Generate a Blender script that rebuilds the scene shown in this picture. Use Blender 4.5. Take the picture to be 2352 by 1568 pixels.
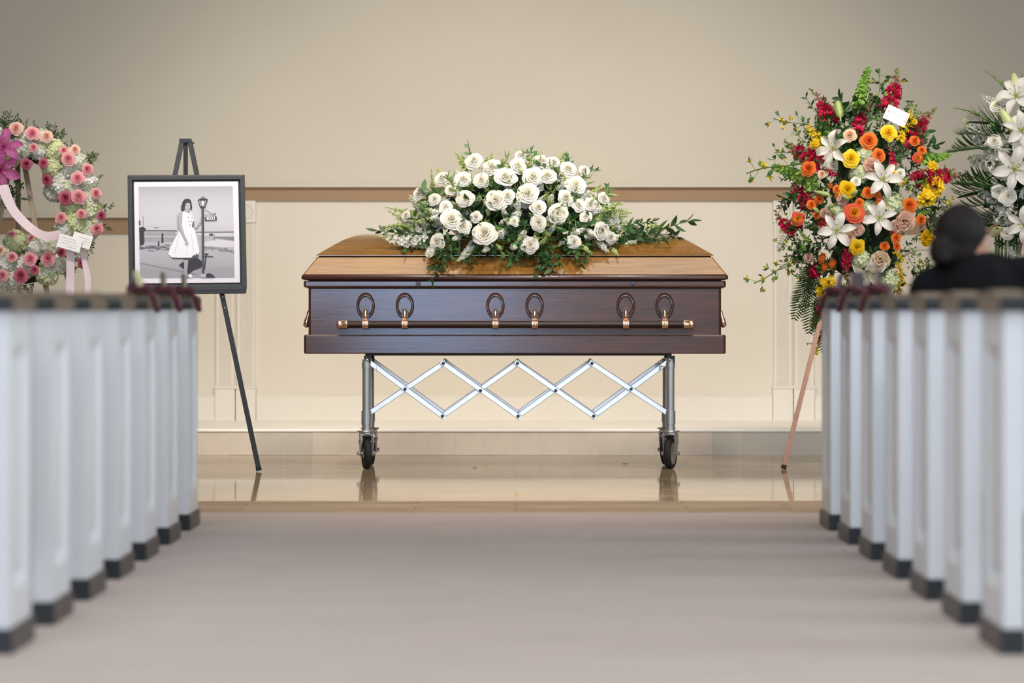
import bpy, bmesh, math, random
from mathutils import Vector, Matrix, Quaternion

# ------------------------------------------------------------------ scene, camera, lights
SC = bpy.context.scene
for o in list(bpy.data.objects):
    bpy.data.objects.remove(o, do_unlink=True)
COL = SC.collection
R = random.Random(7)
PI = math.pi

CAM_D, CAM_H, FPX = 20.59, 0.82, 9473.0      # camera distance to the casket front, eye height, focal length in pixels
VX, VY = 1184.0, 700.0                       # vanishing point in the 2352 x 1568 frame


def S(Y):
    return FPX / (CAM_D + Y)


def P(x, y, Y):
    """World point seen at pixel (x, y) when it stands at depth Y."""
    s = S(Y)
    return Vector(((x - VX) / s, Y, CAM_H - (y - VY) / s))


cam = bpy.data.cameras.new('camera')
cam.sensor_width = 36.0
cam.lens = FPX / 2352 * 36.0
cam.shift_x = -(VX - 1176.0) / 2352
cam.shift_y = -(784.0 - VY) / 2352
cam.clip_end = 200
cam.dof.use_dof = True
cam.dof.focus_distance = CAM_D + 0.05
cam.dof.aperture_fstop = 2.8
camo = bpy.data.objects.new('camera', cam)
camo.location = (0, -CAM_D, CAM_H)
camo.rotation_euler = (PI / 2, 0, 0)
COL.objects.link(camo)
SC.camera = camo

SC.view_settings.view_transform = 'Standard'
SC.view_settings.look = 'None'
SC.view_settings.gamma = 1.0
SC.view_settings.use_curve_mapping = False
SC.view_settings.exposure = 0.0
SC.cycles.use_denoising = True
SC.cycles.max_bounces = 5
SC.cycles.diffuse_bounces = 3
SC.cycles.glossy_bounces = 3
SC.cycles.transmission_bounces = 2
SC.cycles.adaptive_threshold = 0.08
SC.cycles.sample_clamp_indirect = 6.0

w = bpy.data.worlds.new('world')
SC.world = w
w.use_nodes = True
w.node_tree.nodes['Background'].inputs[0].default_value = (0.75, 0.85, 1.0, 1)
w.node_tree.nodes['Background'].inputs[1].default_value = 0.35


def area(name, loc, target, sx, sy, power, color, spread=180):
    l = bpy.data.lights.new(name, 'AREA')
    l.shape = 'RECTANGLE'
    l.size, l.size_y = sx, sy
    l.energy = power
    l.color = color
    l.spread = math.radians(spread)
    o = bpy.data.objects.new(name, l)
    o.location = loc
    o.rotation_euler = (Vector(target) - Vector(loc)).to_track_quat('-Z', 'Y').to_euler()
    COL.objects.link(o)
    return o


def spot(name, loc, target, power, color, angle, blend=1.0, radius=0.1):
    l = bpy.data.lights.new(name, 'SPOT')
    l.energy = power
    l.color = color
    l.spot_size = math.radians(angle)
    l.spot_blend = blend
    l.shadow_soft_size = radius
    o = bpy.data.objects.new(name, l)
    o.location = loc
    o.rotation_euler = (Vector(target) - Vector(loc)).to_track_quat('-Z', 'Y').to_euler()
    COL.objects.link(o)
    return o


WARM = (1.0, 0.915, 0.81)
COOL = (0.78, 0.89, 1.0)
# unseen overhead panel added for the lid's reflection and soft fill, warm spots washing the end wall
area('lid_reflection_fill', (0, -0.4, 4.75), (0, -0.4, 0), 4.2, 3.0, 40, (1.0, 0.90, 0.76), 110)
for sx_ in (-2.3, 2.3):
    spot('wall_spot', (sx_, -3.4, 4.7), (sx_ * 0.10, 3.6, 0.30), 730, WARM, 48, 1.0, 0.3)
spot('casket_spot', (0.4, -4.2, 4.7), (0.0, 0.3, 1.0), 760, WARM, 26, 1.0, 0.25)
# daylight: tall windows in the right wall of the nave and in the rear wall behind the camera
area('right_window_daylight', (7.2, -9.5, 3.0), (-0.5, -9.5, 0.3), 9.0, 2.6, 420, COOL)
area('rear_window_daylight', (-0.8, -26.6, 3.5), (-0.3, -8.0, 1.2), 9.0, 2.4, 900, COOL)
area('rear_door_daylight', (-1.7, -26.7, 1.05), (-1.7, 0.0, 1.05), 3.4, 2.0, 150, (0.36, 0.60, 1.0))
spot('warm_carpet_fill', (0.0, -2.6, 4.7), (0.0, -3.6, 0.0), 620, (1.0, 0.82, 0.66), 54, 1.0, 0.2)  # extra unseen downlight, added to warm the boards and front carpet
spot('left_flower_fill', (-1.9, -3.4, 4.7), (-1.95, 0.1, 1.2), 440, WARM, 32, 1.0, 0.15)  # unseen fill, added to brighten the wreath and easel
spot('right_flower_fill', (2.0, -3.4, 4.7), (2.1, 0.1, 1.25), 440, WARM, 32, 1.0, 0.15)  # unseen fill, added to brighten the two standing sprays
area('nave_ceiling_lamp', (0, -12.0, 4.75), (0, -12.0, 0), 5.0, 9.0, 400, (0.88, 0.94, 1.0))

# ------------------------------------------------------------------ materials
MATS = {}


def lin(c):
    if isinstance(c, str):
        c = c.lstrip('#')
        c = [int(c[i:i + 2], 16) / 255 for i in (0, 2, 4)]
        c = [x / 12.92 if x <= 0.04045 else ((x + 0.055) / 1.055) ** 2.4 for x in c]
    return (c[0], c[1], c[2], 1.0)


def mat(name, color, rough=0.6, metal=0.0, coat=0.0, coat_rough=0.05, var=0.0, vscale=8.0, bump=0.0, bscale=60.0, spec=0.5,
        stretch=None, color2=None, trans=0.0, sheen=0.0, ior=1.5):
    """Principled material whose colour wanders a little through a noise; optional stretched grain and fine bump."""
    if name in MATS:
        return MATS[name]
    m = bpy.data.materials.new(name)
    m.use_nodes = True
    nt = m.node_tree
    b = nt.nodes['Principled BSDF']
    c = lin(color)
    b.inputs['Base Color'].default_value = c
    b.inputs['Roughness'].default_value = rough
    b.inputs['Metallic'].default_value = metal
    b.inputs['IOR'].default_value = ior
    b.inputs['Coat Weight'].default_value = coat
    b.inputs['Coat Roughness'].default_value = coat_rough
    b.inputs['Specular IOR Level'].default_value = spec
    if sheen:
        b.inputs['Sheen Weight'].default_value = sheen
    if var or color2:
        tc = nt.nodes.new('ShaderNodeTexCoord')
        mp = nt.nodes.new('ShaderNodeMapping')
        nz = nt.nodes.new('ShaderNodeTexNoise')
        nz.inputs['Scale'].default_value = vscale
        nz.inputs['Detail'].default_value = 5
        rp = nt.nodes.new('ShaderNodeValToRGB')
        if stretch:
            mp.inputs['Scale'].default_value = stretch
        c2 = lin(color2) if color2 else tuple(x * (1 - var) for x in c[:3]) + (1,)
        rp.color_ramp.elements[0].position = 0.3
        rp.color_ramp.elements[1].position = 0.7
        rp.color_ramp.elements[0].color = c2
        rp.color_ramp.elements[1].color = c
        nt.links.new(tc.outputs['Object'], mp.inputs['Vector'])
        nt.links.new(mp.outputs['Vector'], nz.inputs['Vector'])
        nt.links.new(nz.outputs['Fac'], rp.inputs['Fac'])
        nt.links.new(rp.outputs['Color'], b.inputs['Base Color'])
    if bump:
        tc2 = nt.nodes.new('ShaderNodeTexCoord')
        mp2 = nt.nodes.new('ShaderNodeMapping')
        if stretch:
            mp2.inputs['Scale'].default_value = stretch
        nb = nt.nodes.new('ShaderNodeTexNoise')
        nb.inputs['Scale'].default_value = bscale
        bp = nt.nodes.new('ShaderNodeBump')
        bp.inputs['Strength'].default_value = bump
        bp.inputs['Distance'].default_value = 0.01
        nt.links.new(tc2.outputs['Object'], mp2.inputs['Vector'])
        nt.links.new(mp2.outputs['Vector'], nb.inputs['Vector'])
        nt.links.new(nb.outputs['Fac'], bp.inputs['Height'])
        nt.links.new(bp.outputs['Normal'], b.inputs['Normal'])
    if trans:
        # thin petals and leaves let some light through
        out = nt.nodes['Material Output']
        tr = nt.nodes.new('ShaderNodeBsdfTranslucent')
        mx = nt.nodes.new('ShaderNodeMixShader')
        mx.inputs[0].default_value = trans
        if var or color2:
            nt.links.new(rp.outputs['Color'], tr.inputs['Color'])
        else:
            tr.inputs['Color'].default_value = c
        nt.links.new(b.outputs[0], mx.inputs[1])
        nt.links.new(tr.outputs[0], mx.inputs[2])
        nt.links.new(mx.outputs[0], out.inputs['Surface'])
    MATS[name] = m
    return m


# ------------------------------------------------------------------ mesh helpers
class MB:
    """Collects vertices and faces of one mesh; every face carries a material slot."""

    def __init__(self):
        self.v, self.f, self.m = [], [], []

    def add(self, verts, faces, mi=0):
        n = len(self.v)
        self.v += [Vector(p) for p in verts]
        self.f += [tuple(i + n for i in f) for f in faces]
        self.m += [mi] * len(faces)
        return self

    def box(self, x0, x1, y0, y1, z0, z1, mi=0):
        v = [(x, y, z) for z in (z0, z1) for y in (y0, y1) for x in (x0, x1)]
        return self.add(v, [(0, 2, 3, 1), (4, 5, 7, 6), (0, 1, 5, 4), (2, 6, 7, 3), (0, 4, 6, 2), (1, 3, 7, 5)], mi)

    def bar(self, a, b, w, t, up=(0, 1, 0), mi=0):
        """Rectangular bar from a to b, t thick along `up`, w wide across."""
        a, b = Vector(a), Vector(b)
        d = (b - a).normalized()
        u = Vector(up)
        u = (u - d * u.dot(d)).normalized()
        s = d.cross(u)
        v = [p + s * (i * w / 2) + u * (j * t / 2) for p in (a, b) for i, j in ((-1, -1), (1, -1), (1, 1), (-1, 1))]
        return self.add(v, [(0, 1, 2, 3), (7, 6, 5, 4), (0, 4, 5, 1), (1, 5, 6, 2), (2, 6, 7, 3), (3, 7, 4, 0)], mi)

    def tube(self, pts, rad, n=8, mi=0, caps=True):
        pts = [Vector(p) for p in pts]
        if not isinstance(rad, (list, tuple)):
            rad = [rad] * len(pts)
        rings, faces = [], []
        ref = None
        for i, p in enumerate(pts):
            d = (pts[min(i + 1, len(pts) - 1)] - pts[max(i - 1, 0)])
            d = d.normalized() if d.length > 1e-9 else Vector((0, 0, 1))
            if ref is None:
                ref = d.orthogonal().normalized()
            ref = (ref - d * ref.dot(d))
            ref = ref.normalized() if ref.length > 1e-6 else d.orthogonal().normalized()
            s = d.cross(ref)
            rings += [p + (ref * math.cos(k * 2 * PI / n) + s * math.sin(k * 2 * PI / n)) * rad[i] for k in range(n)]
        for i in range(len(pts) - 1):
            for k in range(n):
                a, b = i * n + k, i * n + (k + 1) % n
                faces.append((a, b, b + n, a + n))
        if caps:
            faces.append(tuple(reversed(range(n))))
            faces.append(tuple(range((len(pts) - 1) * n, len(pts) * n)))
        return self.add(rings, faces, mi)

    def lathe(self, prof, n=16, mi=0, M=None):
        """Profile [(r, z)] turned about Z, then moved by M."""
        v = [(r * math.cos(k * 2 * PI / n), r * math.sin(k * 2 * PI / n), z) for r, z in prof for k in range(n)]
        f = [(i * n + k, i * n + (k + 1) % n, (i + 1) * n + (k + 1) % n, (i + 1) * n + k) for i in range(len(prof) - 1) for k in range(n)]
        if prof[0][0] > 1e-6:
            f.append(tuple(reversed(range(n))))
        if prof[-1][0] > 1e-6:
            f.append(tuple(range((len(prof) - 1) * n, len(prof) * n)))
        if M is not None:
            v = [M @ Vector(p) for p in v]
        return self.add(v, f, mi)

    def prism(self, poly, axis, a, b, mi=0):
        """Polygon given in the two other axes, extruded along axis (0, 1 or 2) from a to b."""
        def mk(p, t):
            q = list(p)
            q.insert(axis, t)
            return tuple(q)
        n = len(poly)
        v = [mk(p, a) for p in poly] + [mk(p, b) for p in poly]
        f = [tuple(reversed(range(n))), tuple(range(n, 2 * n))] + [(i, (i + 1) % n, (i + 1) % n + n, i + n) for i in range(n)]
        return self.add(v, f, mi)

    def ball(self, c, r, n=8, mi=0, sq=(1, 1, 1)):
        prof = [(max(1e-7, math.sin(i * PI / n)) * 1.0, -math.cos(i * PI / n)) for i in range(n + 1)]
        M = Matrix.Translation(c) @ Matrix.Diagonal((r * sq[0], r * sq[1], r * sq[2], 1))
        return self.lathe(prof, n, mi, M)

    def xf(self, M, start=0):
        for i in range(start, len(self.v)):
            self.v[i] = M @ self.v[i]
        return self

    def mesh(self, name, mats, smooth=None):
        me = bpy.data.meshes.new(name)
        me.from_pydata([tuple(p) for p in self.v], [], self.f)
        for m in (mats if isinstance(mats, (list, tuple)) else [mats]):
            me.materials.append(m)
        me.polygons.foreach_set('material_index', self.m)
        bm = bmesh.new()
        bm.from_mesh(me)
        bmesh.ops.recalc_face_normals(bm, faces=bm.faces)
        if smooth is not None:
            lim = math.radians(smooth)
            for f in bm.faces:
                f.smooth = True
            for e in bm.edges:
                e.smooth = not (len(e.link_faces) == 2 and e.calc_face_angle(0) > lim)
        bm.to_mesh(me)
        bm.free()
        me.update()
        return me

    def obj(self, name, mats, parent=None, smooth=None, bevel=0.0):
        me = self.mesh(name, mats, smooth)
        if bevel:
            bm = bmesh.new()
            bm.from_mesh(me)
            es = [e for e in bm.edges if len(e.link_faces) == 2 and e.calc_face_angle(0) > 0.6]
            bmesh.ops.bevel(bm, geom=es, offset=bevel, segments=2, profile=0.6, affect='EDGES', clamp_overlap=True)
            bm.to_mesh(me)
            bm.free()
        return link(name, me, parent)


def link(name, me, parent=None, loc=None, quat=None, scale=None):
    o = bpy.data.objects.new(name, me)
    COL.objects.link(o)
    if parent is not None:
        o.parent = parent
        base = origin(parent)
        if loc is not None:
            o.location = Vector(loc) - base
        elif me is not None:
            # vertices are in world coordinates: keep them there under the parent
            o.location = -base
    elif loc is not None:
        o.location = loc
    if quat is not None:
        o.rotation_mode = 'QUATERNION'
        o.rotation_quaternion = quat
    if scale is not None:
        o.scale = (scale,) * 3 if not isinstance(scale, (tuple, list, Vector)) else scale
    return o


def origin(o):
    p = Vector((0, 0, 0))
    while o is not None:
        p += o.location
        o = o.parent
    return p


def tag(o, label=None, cat=None, group=None, kind=None):
    if label:
        o['label'] = label
    if cat:
        o['category'] = cat
    if group:
        o['group'] = group
    if kind:
        o['kind'] = kind
    return o


def thing(name, loc, label, cat, group=None):
    o = bpy.data.objects.new(name, None)
    o.empty_display_size = 0.1
    o.location = loc
    COL.objects.link(o)
    return tag(o, label, cat, group)


def aim(d, spin=0.0):
    return Vector(d).to_track_quat('Z', 'Y') @ Quaternion((0, 0, 1), spin)
# ------------------------------------------------------------------ the setting
WALL_Y, STEP_Y = 3.6, 1.92
STEP_H = 0.143

M_wall = mat('wall_paint', '#ddd4c3', 0.75, var=0.05, vscale=1.2)
M_wall_low = mat('wainscot_paint', '#e6ddce', 0.55, var=0.04, vscale=1.5)
M_trim = mat('trim_paint', '#ebe4d8', 0.45, var=0.03, vscale=3)
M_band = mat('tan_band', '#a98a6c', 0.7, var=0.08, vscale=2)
M_ceil = mat('ceiling_paint', '#cfc4b0', 0.8)
M_nave = mat('nave_wall_paint', '#b9b3a8', 0.85)
M_carpet = mat('carpet', '#a4938a', 0.95, var=0.10, vscale=3.0, bump=0.3, bscale=500, sheen=0.2)
M_tile = mat('riser_tile', '#dccfbf', 0.45, var=0.16, vscale=6)
M_tile_grey = mat('riser_tile_grey', '#cbc2b5', 0.45, var=0.16, vscale=6)
M_grout = mat('grout', '#ece4d8', 0.8)
M_stage = mat('stage_top', '#fbf7ef', 0.35, var=0.02, vscale=4)


def floor_material(name, rough, c1, c2, c3, matt):  # matt = share of worn, matt surface
    """Long pale wood-look boards with thin joints."""
    m = bpy.data.materials.new(name)
    m.use_nodes = True
    nt = m.node_tree
    b = nt.nodes['Principled BSDF']
    tc = nt.nodes.new('ShaderNodeTexCoord')
    br = nt.nodes.new('ShaderNodeTexBrick')
    br.inputs['Color1'].default_value = lin(c1)
    br.inputs['Color2'].default_value = lin(c2)
    br.inputs['Mortar'].default_value = lin(c3)
    br.inputs['Scale'].default_value = 1.0
    br.inputs['Mortar Size'].default_value = 0.006
    br.inputs['Brick Width'].default_value = 1.1
    br.inputs['Row Height'].default_value = 0.18
    br.offset = 0.37
    mp = nt.nodes.new('ShaderNodeMapping')
    mp.inputs['Scale'].default_value = (1.2, 9, 1)
    nz = nt.nodes.new('ShaderNodeTexNoise')
    nz.inputs['Scale'].default_value = 2.2
    nz.inputs['Detail'].default_value = 6
    mx = nt.nodes.new('ShaderNodeMix')
    mx.data_type = 'RGBA'
    mx.blend_type = 'MULTIPLY'
    mx.inputs[0].default_value = 0.8
    rp = nt.nodes.new('ShaderNodeValToRGB')
    rp.color_ramp.elements[0].color = (0.55, 0.5, 0.45, 1)
    rp.color_ramp.elements[1].color = (1, 1, 1, 1)
    rp.color_ramp.elements[0].position = 0.35
    rp.color_ramp.elements[1].position = 0.65
    L = nt.links.new
    L(tc.outputs['Object'], br.inputs['Vector'])
    L(tc.outputs['Object'], mp.inputs['Vector'])
    L(mp.outputs['Vector'], nz.inputs['Vector'])
    L(nz.outputs['Fac'], rp.inputs['Fac'])
    L(br.outputs['Color'], mx.inputs[6])
    L(rp.outputs['Color'], mx.inputs[7])
    L(mx.outputs[2], b.inputs['Base Color'])
    b.inputs['Roughness'].default_value = rough
    b.inputs['Specular IOR Level'].default_value = 0.30
    # slightly uneven boards: each tilts a hair, so mirror images break at the joints
    bp = nt.nodes.new('ShaderNodeBump')
    bp.inputs['Strength'].default_value = 0.012
    bp.inputs['Distance'].default_value = 0.02
    wv = nt.nodes.new('ShaderNodeTexNoise')
    wv.inputs['Scale'].default_value = 1.6
    L(tc.outputs['Object'], wv.inputs['Vector'])
    L(wv.outputs['Fac'], bp.inputs['Height'])
    L(bp.outputs['Normal'], b.inputs['Normal'])
    # worn finish: part of the boards' surface is matt
    df = nt.nodes.new('ShaderNodeBsdfDiffuse')
    ms = nt.nodes.new('ShaderNodeMixShader')
    ms.inputs[0].default_value = matt
    L(mx.outputs[2], df.inputs['Color'])
    L(b.outputs[0], ms.inputs[1])
    L(df.outputs[0], ms.inputs[2])
    L(ms.outputs[0], nt.nodes['Material Output'].inputs['Surface'])
    return m


M_polish = floor_material('polished_floor', 0.045, '#cdb79c', '#b5a083', '#a8947a', 0.26)
M_boards = floor_material('matt_floor', 0.62, '#a8967f', '#988570', '#8c7a66', 0.0)


def struct(o):
    o['kind'] = 'structure'
    return o


XW = 8.0
# floor: carpet in the nave, a matt boarded strip, then polished boards up to the riser
struct(MB().box(-XW, XW, -27, -4.30, -0.10, 0.0).obj('floor_carpet', M_carpet))
struct(MB().box(-XW, XW, -4.30, -3.33, -0.10, 0.0).obj('floor_boards', M_boards))
struct(MB().box(-XW, XW, -3.33, STEP_Y + 0.02, -0.10, 0.0).obj('floor', M_polish))
# raised stage with a tiled riser; each tile is a part
stage = struct(MB().box(-XW, XW, STEP_Y + 0.0022, WALL_Y, 0.0, STEP_H - 0.012).obj('floor_stage', M_grout))
MB().box(-XW, XW, STEP_Y - 0.008, WALL_Y, STEP_H - 0.016, STEP_H).obj('nosing_slab', M_stage, stage, bevel=0.006)
tw = 0.1555
tile_me = [MB().box(-tw / 2 + 0.001, tw / 2 - 0.001, -0.006, 0.006, 0, STEP_H - 0.016).mesh('tile', m) for m in (M_tile, M_tile_grey)]
for i in range(-19, 20):
    g = 0 if i < 6 else 1
    link('tile', tile_me[g if R.random() < 0.8 else 1 - g], stage, (i * tw + 0.06, STEP_Y + 0.006 + R.uniform(-0.0008, 0.0008), 0.002))

# end wall. The upper wall stands 5 cm proud of the wainscot; a tan band runs under its edge and steps down at both sides
sW = S(WALL_Y)


def wx(x):
    return (x - VX) / sW


def wz(y):
    return CAM_H - (y - VY) / sW


zc1, zc0 = wz(429), wz(461)
zs1, zs0 = wz(499), wz(536)
xl, xr = wx(500), wx(1868)
wall = struct(MB().box(-XW, XW, WALL_Y, WALL_Y + 0.12, STEP_H, zc0).obj('wall_back', M_wall_low))
up = MB().prism([(-XW, 5.0), (-XW, zs1), (xl, zs1), (xl, zc1), (xr, zc1), (xr, zs1), (XW, zs1), (XW, 5.0)], 1, WALL_Y - 0.05, WALL_Y + 0.12)
struct(up.obj('wall_back_upper', M_wall))
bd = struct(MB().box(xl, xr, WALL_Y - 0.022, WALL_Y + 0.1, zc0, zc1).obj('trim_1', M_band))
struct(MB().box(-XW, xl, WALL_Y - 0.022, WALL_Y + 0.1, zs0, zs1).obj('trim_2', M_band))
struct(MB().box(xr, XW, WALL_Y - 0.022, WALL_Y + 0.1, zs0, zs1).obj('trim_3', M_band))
# thin lip at the lower edge of the upper wall
struct(MB().box(xl, xr, WALL_Y - 0.062, WALL_Y - 0.02, zc1 - 0.004, zc1 + 0.012).obj('trim_4', M_wall, bevel=0.004))
struct(MB().box(-XW, xl, WALL_Y - 0.062, WALL_Y - 0.02, zs1 - 0.004, zs1 + 0.012).obj('trim_5', M_wall, bevel=0.004))
struct(MB().box(xr, XW, WALL_Y - 0.062, WALL_Y - 0.02, zs1 - 0.004, zs1 + 0.012).obj('trim_6', M_wall, bevel=0.004))

# baseboards between the casings
bz = wz(907)
spans = [(-XW, wx(495)), (wx(589), wx(1774)), (wx(1871), XW)]
for i, (a, b) in enumerate(spans):
    mb = MB()
    mb.prism([(WALL_Y + 0.01, STEP_H), (WALL_Y - 0.018, STEP_H), (WALL_Y - 0.018, bz - 0.012), (WALL_Y - 0.008, bz), (WALL_Y + 0.01, bz)], 0, a, b)
    struct(mb.obj('baseboard_' + ('left', 'middle', 'right')[i], M_trim))


# fluted casings in pairs, each with a plinth and a corner block with turned rosette
def casing(x0, x1, n):
    wd = x1 - x0
    xm = (x0 + x1) / 2
    z0, zp, zt, zb = STEP_H, wz(886), wz(511), zc0
    y1 = WALL_Y + 0.005
    # fluted board: a plan profile with rounded hollows
    pts = [(x0 + 0.006, y1), (x0 + 0.006, WALL_Y - 0.020)]
    nf = 5
    f0, f1 = x0 + 0.020, x1 - 0.020
    st = (f1 - f0) / nf
    for k in range(nf):
        a = f0 + k * st
        pts += [(a + st * 0.12, WALL_Y - 0.020), (a + st * 0.28, WALL_Y - 0.0135), (a + st * 0.5, WALL_Y - 0.011), (a + st * 0.72, WALL_Y - 0.0135), (a + st * 0.88, WALL_Y - 0.020)]
    pts += [(x1 - 0.006, WALL_Y - 0.020), (x1 - 0.006, y1)]
    cs = struct(MB().prism(pts, 2, zp, zt).obj('trim_%d' % n, M_trim))
    pl = MB()
    pl.box(x0, x1, WALL_Y - 0.030, y1, z0, zp - 0.016)
    pl.prism([(WALL_Y + 0.0, zp - 0.016), (WALL_Y - 0.036, zp - 0.016), (WALL_Y - 0.036, zp - 0.008), (WALL_Y - 0.024, zp + 0.004), (WALL_Y, zp + 0.004)], 0, x0 - 0.004, x1 + 0.004)
    pl.obj('plinth', M_trim, cs)
    bl = MB().box(x0, x1, WALL_Y - 0.028, y1, zt, zb)
    cz = (zt + zb) / 2
    rr = wd * 0.40
    M = Matrix.Translation((xm, WALL_Y - 0.028, cz)) @ Matrix.Rotation(PI / 2, 4, 'X')
    b_o = bl.obj('corner_block', M_trim, cs, bevel=0.003)
    MB().lathe([(rr, -0.004), (rr, 0.004), (rr * 0.88, 0.009), (rr * 0.74, 0.004), (rr * 0.6, 0.003), (rr * 0.5, 0.008), (rr * 0.36, 0.009), (rr * 0.26, 0.004), (rr * 0.12, 0.008), (1e-7, 0.009)],
               24, 0, M).obj('rosette', M_trim, b_o, smooth=40)


casing(wx(495), wx(540), 7)
casing(wx(543), wx(588), 8)
casing(wx(1775), wx(1820), 9)
casing(wx(1823), wx(1870), 10)

# the rest of the room, out of the frame: side walls, ceiling, rear wall
struct(MB().box(-XW - 0.12, -XW, -27, WALL_Y + 0.12, 0, 5.0).obj('wall_left', M_nave))
struct(MB().box(XW, XW + 0.12, -27, WALL_Y + 0.12, 0, 5.0).obj('wall_right', M_nave))
struct(MB().box(-XW, XW, -27.12, -27, 0, 5.0).obj('wall_rear', M_nave))
struct(MB().box(-XW - 0.12, XW + 0.12, -27.12, WALL_Y + 0.12, 5.0, 5.1).obj('ceiling', M_ceil))
# ------------------------------------------------------------------ casket
def wood_material(name, dark, light, rough, coat, coat_rough, gscale=1.0, bump=0.08, ior=1.5):
    """Stained timber: fine grain streaks along X under lacquer."""
    m = bpy.data.materials.new(name)
    m.use_nodes = True
    nt = m.node_tree
    b = nt.nodes['Principled BSDF']
    L = nt.links.new
    tc = nt.nodes.new('ShaderNodeTexCoord')
    mp = nt.nodes.new('ShaderNodeMapping')
    mp.inputs['Scale'].default_value = (1.3 * gscale, 26 * gscale, 26 * gscale)
    nz = nt.nodes.new('ShaderNodeTexNoise')
    nz.inputs['Scale'].default_value = 3.0
    nz.inputs['Detail'].default_value = 8
    nz.inputs['Roughness'].default_value = 0.65
    mp2 = nt.nodes.new('ShaderNodeMapping')
    mp2.inputs['Scale'].default_value = (0.8, 3, 3)
    n2 = nt.nodes.new('ShaderNodeTexNoise')
    n2.inputs['Scale'].default_value = 1.5
    n2.inputs['Detail'].default_value = 3
    ad = nt.nodes.new('ShaderNodeMath')
    ad.operation = 'MULTIPLY_ADD'
    ad.inputs[1].default_value = 0.45
    rp = nt.nodes.new('ShaderNodeValToRGB')
    rp.color_ramp.elements[0].position = 0.42
    rp.color_ramp.elements[1].position = 0.92
    rp.color_ramp.elements[0].color = lin(dark)
    rp.color_ramp.elements[1].color = lin(light)
    L(tc.outputs['Object'], mp.inputs['Vector'])
    L(tc.outputs['Object'], mp2.inputs['Vector'])
    L(mp.outputs['Vector'], nz.inputs['Vector'])
    L(mp2.outputs['Vector'], n2.inputs['Vector'])
    L(n2.outputs['Fac'], ad.inputs[0])
    L(nz.outputs['Fac'], ad.inputs[2])
    L(ad.outputs[0], rp.inputs['Fac'])
    L(rp.outputs['Color'], b.inputs['Base Color'])
    b.inputs['Roughness'].default_value = rough
    b.inputs['IOR'].default_value = ior
    b.inputs['Coat Weight'].default_value = coat
    b.inputs['Coat Roughness'].default_value = coat_rough
    b.inputs['Coat IOR'].default_value = 1.6
    bp = nt.nodes.new('ShaderNodeBump')
    bp.inputs['Strength'].default_value = bump
    bp.inputs['Distance'].default_value = 0.004
    L(nz.outputs['Fac'], bp.inputs['Height'])
    L(bp.outputs['Normal'], b.inputs['Normal'])
    if coat_rough > 0.05:
        L(bp.outputs['Normal'], b.inputs['Coat Normal'])
    return m


M_lid = wood_material('lid_wood', '#5a3b1a', '#9a6c30', 0.20, 1.0, 0.03, bump=0.02)
M_body = wood_material('casket_wood', '#140807', '#52281c', 0.45, 0.9, 0.10, bump=0.035)
M_rimw = wood_material('moulding_wood', '#22110d', '#4a261d', 0.30, 0.5, 0.15, bump=0.03)
M_copper = mat('copper', '#f2cdb6', 0.24, 1.0, var=0.25, vscale=60)
M_bar = mat('bar_wood', '#2e160d', 0.38, spec=0.35, var=0.4, vscale=14, stretch=(0.3, 6, 6))
M_dark = mat('dark_gap', '#0c0807', 0.6)
M_lock = mat('lock_steel', '#4c4a52', 0.35, 0.8, var=0.5, vscale=120)

CX = (1182.5 - VX) / 460.0
CW = 0.71                         # width front to back
csk = thing('casket', (CX, CW / 2, 0.576), 'glossy dark wooden casket with copper-trimmed carrying bar, standing on the folding truck', 'casket')


def ring(a, y0, y1, z, c=0.012):
    """Rectangle with clipped corners at height z, x = CX +- a."""
    return [(CX - a + c, y0, z), (CX + a - c, y0, z), (CX + a, y0 + c, z), (CX + a, y1 - c, z), (CX + a - c, y1, z), (CX - a + c, y1, z), (CX - a, y1 - c, z), (CX - a, y0 + c, z)]


def loft(rings, mi=0, cap0=True, cap1=True):
    mb = MB()
    n = len(rings[0])
    v = [p for r in rings for p in r]
    f = [(i * n + k, i * n + (k + 1) % n, (i + 1) * n + (k + 1) % n, (i + 1) * n + k) for i in range(len(rings) - 1) for k in range(n)]
    if cap0:
        f.append(tuple(reversed(range(n))))
    if cap1:
        f.append(tuple(range((len(rings) - 1) * n, len(rings) * n)))
    return mb.add(v, f, mi)


def ins(d, z, c=0.012):           # ring inset by d from the widest outline
    return ring(1.066 - d, d, CW - d, z, c)


loft([ins(0.016, 0.576), ins(0.012, 0.581), ins(0.012, 0.664), ins(0.016, 0.670), ins(0.030, 0.672)]).obj('base_moulding', M_body, csk, smooth=15)
loft([ins(0.034, 0.672), ins(0.034, 0.905)]).obj('body', M_body, csk, smooth=15)
loft([ins(0.034, 0.900), ins(0.022, 0.904), ins(0.013, 0.910), ins(0.011, 0.916), ins(0.011, 0.936), ins(0.016, 0.940)]).obj('top_moulding', M_body, csk, smooth=15)
loft([ins(0.034, 0.938), ins(0.034, 0.946)]).obj('gasket', M_dark, csk)
# lid: rim, bevel, groove, domed crown; cut in two halves
xs_cut = (1226 - VX) / 460.0
prof = [(0.012, 0.944), (0.002, 0.948), (0.0, 0.956), (0.001, 0.964), (0.006, 0.971), (0.012, 0.974)]
bev = [(0.010, 0.9735), (0.076, 1.060)]
grv = [(0.076, 1.058), (0.082, 1.060), (0.084, 1.066)]
crown = [(0.070, 1.0655), (0.070, 1.069), (0.078, 1.0745), (0.13, 1.106), (0.193, 1.143), (0.235, 1.161), (0.27, 1.172), (0.305, 1.178), (0.335, 1.1795)]


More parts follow.
